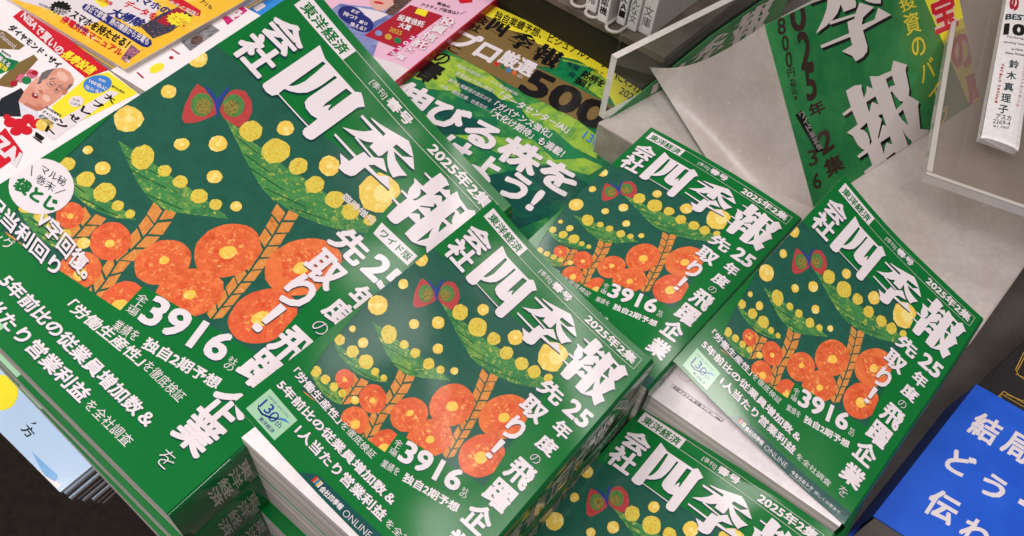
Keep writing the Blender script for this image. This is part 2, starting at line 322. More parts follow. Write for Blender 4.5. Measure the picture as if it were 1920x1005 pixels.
GLYPH={"SHI":[[[[23.48,15.69],[26.39,16.94],[29.62,18.27],[47.78,18.34],[49.67,16.35],[52.39,17.73],[55.28,19.59],[53.84,22.35],[53.66,47.26],[53.16,48.43],[51.52,49.21],[49.57,49.23],[48.37,48.36],[47.78,46.71],[47.96,45.36],[30.4,45.08],[29.37,47.36],[26.89,48.13],[24.24,47.68],[23.47,46.74]]],[[[29.75,19.82],[31.27,19.65],[31.88,25.72],[32.27,32.19],[31.76,35.51],[30.99,37.69],[29.81,39.01],[29.8,29.62]],[[37.55,20.27],[38.83,20.13],[38.74,26.84],[38.53,36.17],[39.18,38.75],[41.5,40.18],[45.07,40.54],[47.78,39.58],[48.01,44.73],[30.17,44.59],[29.95,41.27],[31.86,40.28],[34.56,38],[36.56,34.95],[37.27,31.39],[37.65,27.44]],[[44.64,20.32],[47.72,19.81],[47.79,30.86],[47.9,33.35],[47.17,33.09],[46.46,30.56],[45.63,32.29],[45.05,34.47],[44.65,31.86]]]],"KI":[[[[57.43,23.07],[69.92,22.68],[69.77,21.01],[61.61,21.42],[60.41,20.87],[64.97,19.85],[72.16,17.29],[78.11,15.21],[81.16,16.6],[84.92,19.11],[83.43,19.73],[76.09,20.72],[76.06,22.96],[77.82,23],[81.71,22.86],[84.95,19.36],[89.41,23.28],[88.04,23.68],[84.39,23.71],[81.04,23.78],[77.77,24.11],[81.19,26.39],[85.12,27.38],[89.46,27.76],[87.28,30.73],[86.32,33.33],[83.67,32.48],[81.21,31.21],[78.44,28.9],[75.91,25.73],[75.98,30.04],[75.33,31.16],[69.97,31.07],[69.66,28.22],[67.28,30.63],[64.86,31.84],[61.34,33.13],[56.62,34.06],[60.92,30.67],[63.62,27.76],[65.28,24.48],[57.65,24.32]],[[63.06,32.11],[74.56,33.09],[77.49,30.15],[83.01,33.59],[77.11,35.43],[76.85,36.13],[75.74,37.56],[81.81,37.69],[84.74,34.33],[89.54,38.52],[75.74,39.48],[75.86,45.24],[75.11,46.98],[72.76,48.16],[69.35,48.43],[68.44,46.11],[64.85,43.18],[69.72,42.7],[69.75,39.78],[57.26,39.33],[57.05,38.32],[69.79,38.5],[70.3,34.65],[73.57,34.6],[74.08,33.87],[63.15,33.2]]],[]],"HO":[[[[93.08,20.29],[97.07,20.19],[97.47,15.07],[101.28,15.22],[104.03,16.34],[103.41,17.63],[103.1,20.18],[104.83,19.12],[105.73,17.6],[107.63,19.51],[108.18,15.61],[111.62,17.28],[114.23,17.68],[117.19,18.2],[119.52,15.87],[122.63,18.26],[124.39,19.57],[123.02,20.83],[122.51,23.71],[121.91,26.82],[120.72,28.46],[124.18,32.41],[123.1,33.22],[122.22,35.87],[120.67,40.26],[124.11,42.38],[122.97,44.6],[121.72,48.93],[119.73,47.69],[117.27,45.45],[115.29,46.89],[112.82,48.18],[111.74,48.45],[107.51,48.04],[107.27,41.05],[103,41.06],[102.56,47.11],[101.7,48.19],[99.68,48.53],[97.2,48.14],[96.65,41.04],[93.01,40.71],[92.78,39.84],[96.76,39.86],[96.89,35.44],[92.92,35.24],[92.62,34.28],[96.15,34.13],[95.24,33.35],[94.34,31.47],[93.77,28.12],[92.15,26.08],[97.13,26],[97.02,21.28],[93.38,21.2]]],[[[97.17,27.71],[100.78,27.28],[99.98,33.43],[98.6,34.04],[99.39,32.29],[99.34,30.19],[98.48,28.63]],[[103.01,25.23],[103.31,21.77],[107.68,22],[107.69,24.88],[105.59,22.86],[104.65,23.55]],[[102.5,33.84],[106.79,29.46],[105.83,27.65],[107.75,28.05],[107.69,32.17],[106.29,31.08],[103.23,33.89]],[[102.74,39.38],[102.98,35.44],[107.58,35.68],[107.29,38.46],[105.38,36.69],[103.93,37.79]],[[113.88,22.74],[113.95,19.44],[116.88,19.61],[116.72,22.87],[114.67,22.25]],[[113.72,29.69],[114,23.69],[114.69,24.01],[115.43,26.05],[116.41,28.18],[117.74,29],[116.51,29.48]],[[113.93,31.37],[116.47,31.14],[116.37,36.62],[114.67,33.92]],[[113.27,47.15],[113.45,36.09],[113.62,37.85],[114.57,40.27],[115.41,41.78],[114.25,44.74]]]]}
PRINT={
'SMALL':[[["p","teal",[[0,49.8],[93,37.5],[95,47.7],[104.6,100],[108.4,124.5],[61.1,135.3],[63.4,146.7],[14.5,155.5],[7,134.7],[0,97]]]],[["k","brick",[[41.38,109.42],[44.9,117.42],[47.45,128.76],[47.68,134.92],[51.78,144.04],[54.48,153.38]]],["k","brick",[[70.35,76.26],[75.24,88.85],[80.48,104.59],[86.12,127.39]]],["k","brick",[[28.21,128.87],[30.55,136.64],[32.77,145.55]]],["p","brick",[[15.42,154.72],[18.4,154.06],[26.6,153.4],[23.95,155.65]]],["p","wing",[[8.73,66.98],[11.85,66.21],[17.1,66.84],[21.78,68.29],[22.84,70.1],[22.13,74.25],[20.94,78.37],[18.78,81.59],[16.47,81.13],[12.83,76.5],[10.12,71.19]]],["p","wing",[[19.21,56.69],[21.79,54.44],[26.43,55.37],[30.08,58.36],[32.46,63.03],[32.1,66.76],[29.71,68.65],[25.29,68.74],[22.17,67.76],[19.27,62.57],[18.41,59.13]]],["p","leaf",[[26.2,68.57],[31.34,67.48],[37.97,67.5],[47.89,65.04],[52.12,65.22],[60.29,63.6],[65.47,62.26],[55.8,63.12],[64.21,62.18],[73.44,60.38],[81.82,58.66],[90.19,57.03],[97.29,55.91],[97.43,60.04],[92,65.05],[84.55,70.44],[75.52,74.87],[68.34,76.84],[64.02,77.49],[64.91,78.17],[57.61,77.92],[50.42,76.2],[44.16,74.29],[36.22,71.58]]],["p","leaf",[[9.86,104.68],[15.6,103.28],[25.05,101.23],[33.24,99.93],[41.05,98.28],[49.09,96.9],[54.45,96.02],[59.57,95.88],[54.27,100.63],[48.6,105.84],[43.5,110],[38.85,111.5],[33.54,111.63],[27.74,110.59],[20.68,108.4],[15.54,106.58]]],["p","leaf",[[6.47,127.43],[9.3,126.12],[14.26,125.31],[20.82,123.47],[28.56,122.02],[34.5,121.07],[39.33,120.4],[34.59,124.8],[29.77,127.46],[24.71,129.17],[18.44,129.79],[12.44,129.28]]],["p","leaf",[[10.87,146.53],[15.13,143.94],[21.6,142.94],[30.27,141.91],[32.43,145.93],[28.42,147.7],[23.23,148.42],[17.38,147.91]]]],[["e","orange2",[23.8,135.7,2.9,-3.4,3.8,3.5]],["e","orange2",[40.2,132.2,4.4,-5,5.5,5.2]],["e","orange",[58.1,124.6,6.3,-6.8,5.5,7.4]],["e","orange",[69,104.8,7.9,-8.5,6.7,9.5]],["e","orange2",[61,144.4,4.8,-5.1,4.9,6.5]],["e","orange2",[97.2,113.4,8.1,-8.5,6.1,9.5]],["h","petal",[0.8,59.8,2.3,-3.1,2.9,2.7]],["h","petal",[5.1,77.5,1.7,-2.2,2.1,2]],["h","petal",[5.4,96.2,3.2,-4.1,4,3.7]],["h","petal",[6.9,115.1,1.1,-1.3,1.3,1.2]],["h","petal",[15.7,115.9,1.7,-2.1,2.1,1.9]],["h","petal",[25,88.4,1.7,-2.1,2,1.9]],["h","petal",[32.7,77.8,2.2,-2.7,2.6,2.5]],["h","petal",[43.2,52.7,2.1,-2.6,2.4,2.5]],["h","petal",[42.8,88.2,1.8,-2.2,2.1,2.1]],["h","petal",[57.2,90.4,1.4,-1.6,1.5,1.6]],["h","petal",[66.3,50.5,2.9,-3.4,3.1,3.5]],["h","petal",[88.2,42.6,6,-6.8,5.9,7.2]],["h","petal",[35.2,139.2,1.4,-1.6,1.7,1.5]],["e","eyeg",[16.6,71.6,2.4,-3.3,3.8,3.3]],["e","eyeg",[23.9,62.2,2.4,-3.3,3.7,3.3]],["p","blue",[[11.29,65.29],[12.05,64.63],[18.28,65.24],[16.31,58.45],[17.1,58.16],[20.03,65.45],[22.19,68.39],[25.35,71.5],[21.34,68.88],[18.07,66.82]]],["p","leafdark",[[17.07,107.22],[30.07,103.22],[29.93,102.78],[16.93,106.78]]],["p","leafdark",[[21.07,109.71],[36.07,104.71],[35.93,104.29],[20.93,109.29]]],["p","leafdark",[[33.09,111.71],[46.09,106.21],[45.91,105.79],[32.91,111.29]]],["p","leafdark",[[42.04,73.22],[54.04,71.22],[53.96,70.78],[41.96,72.78]]],["p","leafdark",[[48.05,75.72],[63.05,72.22],[62.95,71.78],[47.95,75.28]]],["p","leafdark",[[58.08,77.21],[74.08,70.71],[73.92,70.29],[57.92,76.79]]],["p","leafdark",[[70.11,75.7],[84.11,67.7],[83.89,67.3],[69.89,75.3]]],["p","leafdark",[[34.03,70.72],[45.03,69.02],[44.97,68.58],[33.97,70.28]]],["p","leafdark",[[12.04,128.22],[20.04,126.72],[19.96,126.28],[11.96,127.78]]],["p","leafdark",[[20.07,129.21],[29.07,126.21],[28.93,125.79],[19.93,128.79]]],["p","leafdark",[[27.1,127.7],[34.1,124.2],[33.9,123.8],[26.9,127.3]]],["p","leafdark",[[16.04,146.22],[24.04,144.72],[23.96,144.28],[15.96,145.78]]],["p","leafdark",[[22.06,147.72],[29.06,145.72],[28.94,145.28],[21.94,147.28]]]],[["e","orange",[42.6,146.4,4.5,-5,5.3,4.9]],["e","orange3",[92.2,88.7,9.7,-10.4,6.8,10.7]],["e","orange",[73.4,125.8,7.8,-8.2,5.7,8.1]],["h","speck",[7.2,123.9,1.7,-2,2.1,1.9]],["h","speck",[15.8,123,1.9,-2.4,2.4,2.2]],["h","speck",[23.9,121.5,2.4,-2.9,2.9,2.7]],["h","speck",[30.8,121.6,1.3,-1.5,1.5,1.5]],["h","speck",[36,120.6,1.1,-1.3,1.3,1.2]],["h","speck",[12.2,143.7,1.8,-2.1,2.2,1.9]],["h","speck",[18.1,142.9,1.5,-1.7,1.8,1.6]],["h","speck",[23.6,142.3,1.4,-1.6,1.7,1.5]],["h","speck",[28.6,141.4,1.3,-1.5,1.6,1.4]],["h","speck",[20.6,102.6,2.5,-3.1,3.7,3.5]],["h","speck",[29.8,100.3,1.5,-1.8,1.8,1.7]],["h","speck",[36.8,99,1.7,-2,1.9,1.9]],["h","speck",[45.6,97.9,2,-2.3,2.2,2.3]],["h","speck",[51.9,95.6,1.5,-1.7,1.6,1.7]],["h","speck",[36.1,64.2,2.8,-3.4,3.2,3.3]],["h","speck",[48.3,62.7,3.5,-4.3,3.9,4.1]],["h","speck",[58.8,60.4,2.4,-2.9,2.6,2.8]],["h","speck",[69,61.1,2.5,-2.9,2.6,2.9]],["h","speck",[78.7,59.3,2.5,-2.8,2.5,3]],["h","speck",[86.4,57.8,2.5,-2.8,2.5,3]],["h","speck",[94.1,54.7,1.7,-1.9,1.6,2]],["h","eyeb",[17.6,71.6,1.7,-2.3,2.7,2.3]],["h","eyeb",[24,63.6,1.7,-2.3,2.4,2.2]],["e","ring",[23.8,135.7,1.8,-2.11,2.36,2.17]],["e","ring",[40.2,132.2,2.73,-3.1,3.41,3.22]],["e","ring",[58.1,124.6,3.91,-4.22,3.41,4.59]],["e","ring",[69,104.8,4.9,-5.27,4.15,5.89]],["e","ring",[97.2,113.4,5.02,-5.27,3.78,5.89]],["e","ring",[61,144.4,2.98,-3.16,3.04,4.03]]],[["e","ring",[42.6,146.4,2.7,-3,3.18,2.94]],["e","ring",[92.2,88.7,5.82,-6.24,4.08,6.42]],["e","ring",[73.4,125.8,4.68,-4.92,3.42,4.86]],["h","petalc",[89.2,41.5,3,-3.4,3,3.6]],["h","petalc",[1,59.9,0.69,-0.93,0.87,0.81]],["h","petalc",[5.3,77.6,0.51,-0.66,0.63,0.6]],["h","petalc",[5.6,96.3,0.96,-1.23,1.2,1.11]],["h","petalc",[7.1,115.2,0.33,-0.39,0.39,0.36]],["h","petalc",[15.9,116,0.51,-0.63,0.63,0.57]],["h","petalc",[25.2,88.5,0.51,-0.63,0.6,0.57]],["h","petalc",[32.9,77.9,0.66,-0.81,0.78,0.75]],["h","petalc",[43.4,52.8,0.63,-0.78,0.72,0.75]],["h","petalc",[43,88.3,0.54,-0.66,0.63,0.63]],["h","petalc",[57.4,90.5,0.42,-0.48,0.45,0.48]],["h","petalc",[66.5,50.6,0.87,-1.02,0.93,1.05]],["h","petalc",[35.4,139.3,0.42,-0.48,0.51,0.45]],["h","core",[24.2,135.9,0.7,-0.8,0.8,0.7]],["h","core",[40.8,133,1,-1.2,1.2,1.1]],["h","core",[57.8,123.9,1.2,-1.3,1,1.3]],["h","core",[69.7,105.5,2.1,-2.2,1.7,2.3]],["h","core",[61.7,145.8,1.8,-1.9,1.5,1.9]],["h","core",[97.6,114.6,2.4,-2.5,1.8,2.7]]],[["h","core",[44.2,147.4,1.5,-1.7,1.7,1.6]],["h","core",[92,90.1,2,-2.2,1.5,2.3]],["h","core",[74,126.4,1.5,-1.5,1.2,1.6]]],[["p","green",[[0,97],[7,134.7],[14.5,155.5],[63.4,146.7],[61.1,135.3],[108.4,124.5],[95,47.7],[93,33],[93,30],[128,30],[128,182],[0,182]]]],[["m","ink","SHI",None,[0.4,0.75]],["m","ink","KI",None,[0.4,0.75]],["m","ink","HO",None,[0.4,0.75]],["t","ink","会",[[4.4,18.3],[21,18.3],[4.4,32.6]],0.05,0,None],["t","ink","社",[[4.5,32.7],[21.3,32.7],[4.5,48.2]],0.05,0,None],["p","white",[[3.9,3.9],[34.2,4.4],[34.1,12.5],[4,12.45]]],["p","white",[[34.2,4.61],[124.3,5.11],[124.3,4.89],[34.2,4.39]]],["p","white",[[124.19,5],[124.19,13.8],[124.41,13.8],[124.41,5]]],["p","white",[[34.1,12.51],[124.3,13.91],[124.3,13.69],[34.1,12.29]]]],[["m","white","SHI",None,[0,0]],["m","white","KI",None,[0,0]],["m","white","HO",None,[0,0]],["t","white","会",[[3.8,17.5],[20.4,17.5],[3.8,31.8]],0.05,0,None],["t","white","社",[[3.9,32],[20.7,32],[3.9,47.5]],0.05,0,None],["t","green","東洋経済",[[6,5.5],[32.4,5.9],[6,11.4]],0.04,0,None],["t","white","[季刊]",[[48.3,6.9],[57.5,7.1],[48.3,10.8]],0.01,0,None],["t","white","春号",[[58.6,5.8],[72.6,5.6],[58.8,11.1]],0.05,0,None],["t","white","2025年2集",[[85.8,5.6],[122.3,5.5],[85.7,12.2]],0.045,0,None],["t","white","25",[[110.8,53.5],[125.4,53.5],[110.8,64.8]],0.05,0,[0.3,0.45]],["t","white","年",[[112.8,68.2],[122.3,68.2],[112.8,77.7]],0.05,0,[0.3,0.45]],["t","white","度",[[112,80.7],[122.4,80.7],[112,90]],0.05,0,[0.3,0.45]],["t","white","の",[[114.8,92.8],[119.8,92.8],[114.8,97.8]],-0.012,0,[0.3,0.45]],["t","white","飛",[[110,99.7],[123.2,99.7],[110,113.5]],0.05,0,[0.3,0.45]],["t","white","躍",[[109.7,115.3],[122.9,115.3],[109.7,129.7]],0.05,0,[0.3,0.45]],["t","white","企",[[109.8,131.2],[122.6,131.2],[109.8,145.2]],0.05,0,[0.3,0.45]],["t","white","業",[[111,148.5],[124,148.5],[111,161.4]],0.05,0,[0.3,0.45]],["t","white","を",[[115.5,164],[121,164],[115.5,169.6]],-0.012,0,[0.3,0.45]],["t","white","先",[[93.1,54.6],[107.6,54.6],[93.1,65.4]],0.05,0,[0.3,0.45]],["t","white","取",[[92.7,68.9],[106.7,68.9],[92.7,81]],0.05,0,[0.3,0.45]],["t","white","り",[[95.4,83.6],[104.2,83.6],[95.4,97.6]],0.05,0,[0.3,0.45]],["t","white","！",[[98.1,99.6],[101.4,99.6],[98.1,112.3]],0.03,0,[0.3,0.45]],["t","white","全上場",[[62.4,137.7],[66.3,136.6],[64.8,146.2]],0,1,None],["t","white","3916",[[66.6,134.4],[97.6,125.6],[69.7,145.3]],0.045,0,[0.3,0.4]],["t","white","社の",[[101,131.6],[104.3,130.8],[102.4,136.8]],0,1,None],["t","white","業績を",[[65.6,149.2],[74.6,146.9],[66.6,153.1]],0,0,None],["t","white","独自2期予想",[[77.3,146.2],[105.9,139.2],[78.5,150.8]],0.045,0,None],["t","white","「労働生産性」",[[5.2,148.6],[38.5,149.4],[5.4,153.1]],0.035,0,[0.2,0.3]],["t","white","を徹底検証",[[39.8,149.8],[61.7,149.8],[39.8,153.7]],0,0,None],["t","white","5年前比の従業員増加数＆",[[5.5,157.7],[83,157.7],[5.9,162.9]],0.045,0,[0.25,0.3]],["t","white","1人当たり営業利益",[[27.6,165.8],[85,165.6],[28.1,171.3]],0.045,0,[0.25,0.3]],["t","white","を全社調査",[[87,167.1],[110.7,167],[87.2,170.8]],0,0,None],["p","logo",[[5.3,165.5],[25,166.2],[25.5,180],[5.7,179.7]]],["p","band",[[43.5,182],[50.2,176.2],[128,173.9],[128,182]]]],[["t","blue","13",[[8,169.8],[14,169.6],[8.4,174.9]],0.02,0,None],["t","blue","0",[[14.6,170.6],[18.7,170.4],[15,175.8]],0.01,0,None],["t","navy","th",[[19.3,172.2],[22.4,172.1],[19.4,175.2]],0,0,None],["p","navy",[[7.3,173.6],[9.3,175.3],[12.4,175.6],[15.8,174],[18.6,172],[21.5,170.8],[19,172.6],[16,175.1],[12.4,176.6],[9,176]]],["p","sky",[[18.2,171.6],[21,169.9],[24.2,169.8],[21,171.2]]],["t","navy","未来を拓くあなたの力に",[[7.6,167.6],[21.5,167.5],[7.6,168.9]],0,0,None],["t","navy","東洋経済",[[13,176.9],[22.3,176.7],[13.1,179]],0.02,0,None],["p","red",[[50.4,177.2],[51.1,177.2],[51.1,180.3],[50.4,180.3]]],["p","brick",[[51.35,177.2],[52.05,177.2],[52.05,180.3],[51.35,180.3]]],["p","sky",[[52.3,177.2],[53,177.2],[53,180.3],[52.3,180.3]]],["p","petal",[[53.25,177.2],[53.95,177.2],[53.95,180.3],[53.25,180.3]]],["p","white",[[54.2,177.2],[54.9,177.2],[54.9,180.3],[54.2,180.3]]],["t","white","会社四季報",[[55.6,177.8],[69,177.4],[55.7,180.8]],0.04,0,None],["t","white","ONLINE",[[70.5,177.8],[86.5,177.2],[70.7,180.9]],-0.015,0,None],["t","white","今ならおトク",[[90.2,177.8],[104.8,177.2],[90.3,180.4]],0.03,0,None],["t","white","詳しくは巻末で",[[106.3,177.7],[123.2,177.4],[106.4,179.8]],0,0,None],["p","white",[[90.3,181.3],[104.7,180.9],[104.7,180.7],[90.3,181.1]]]]],
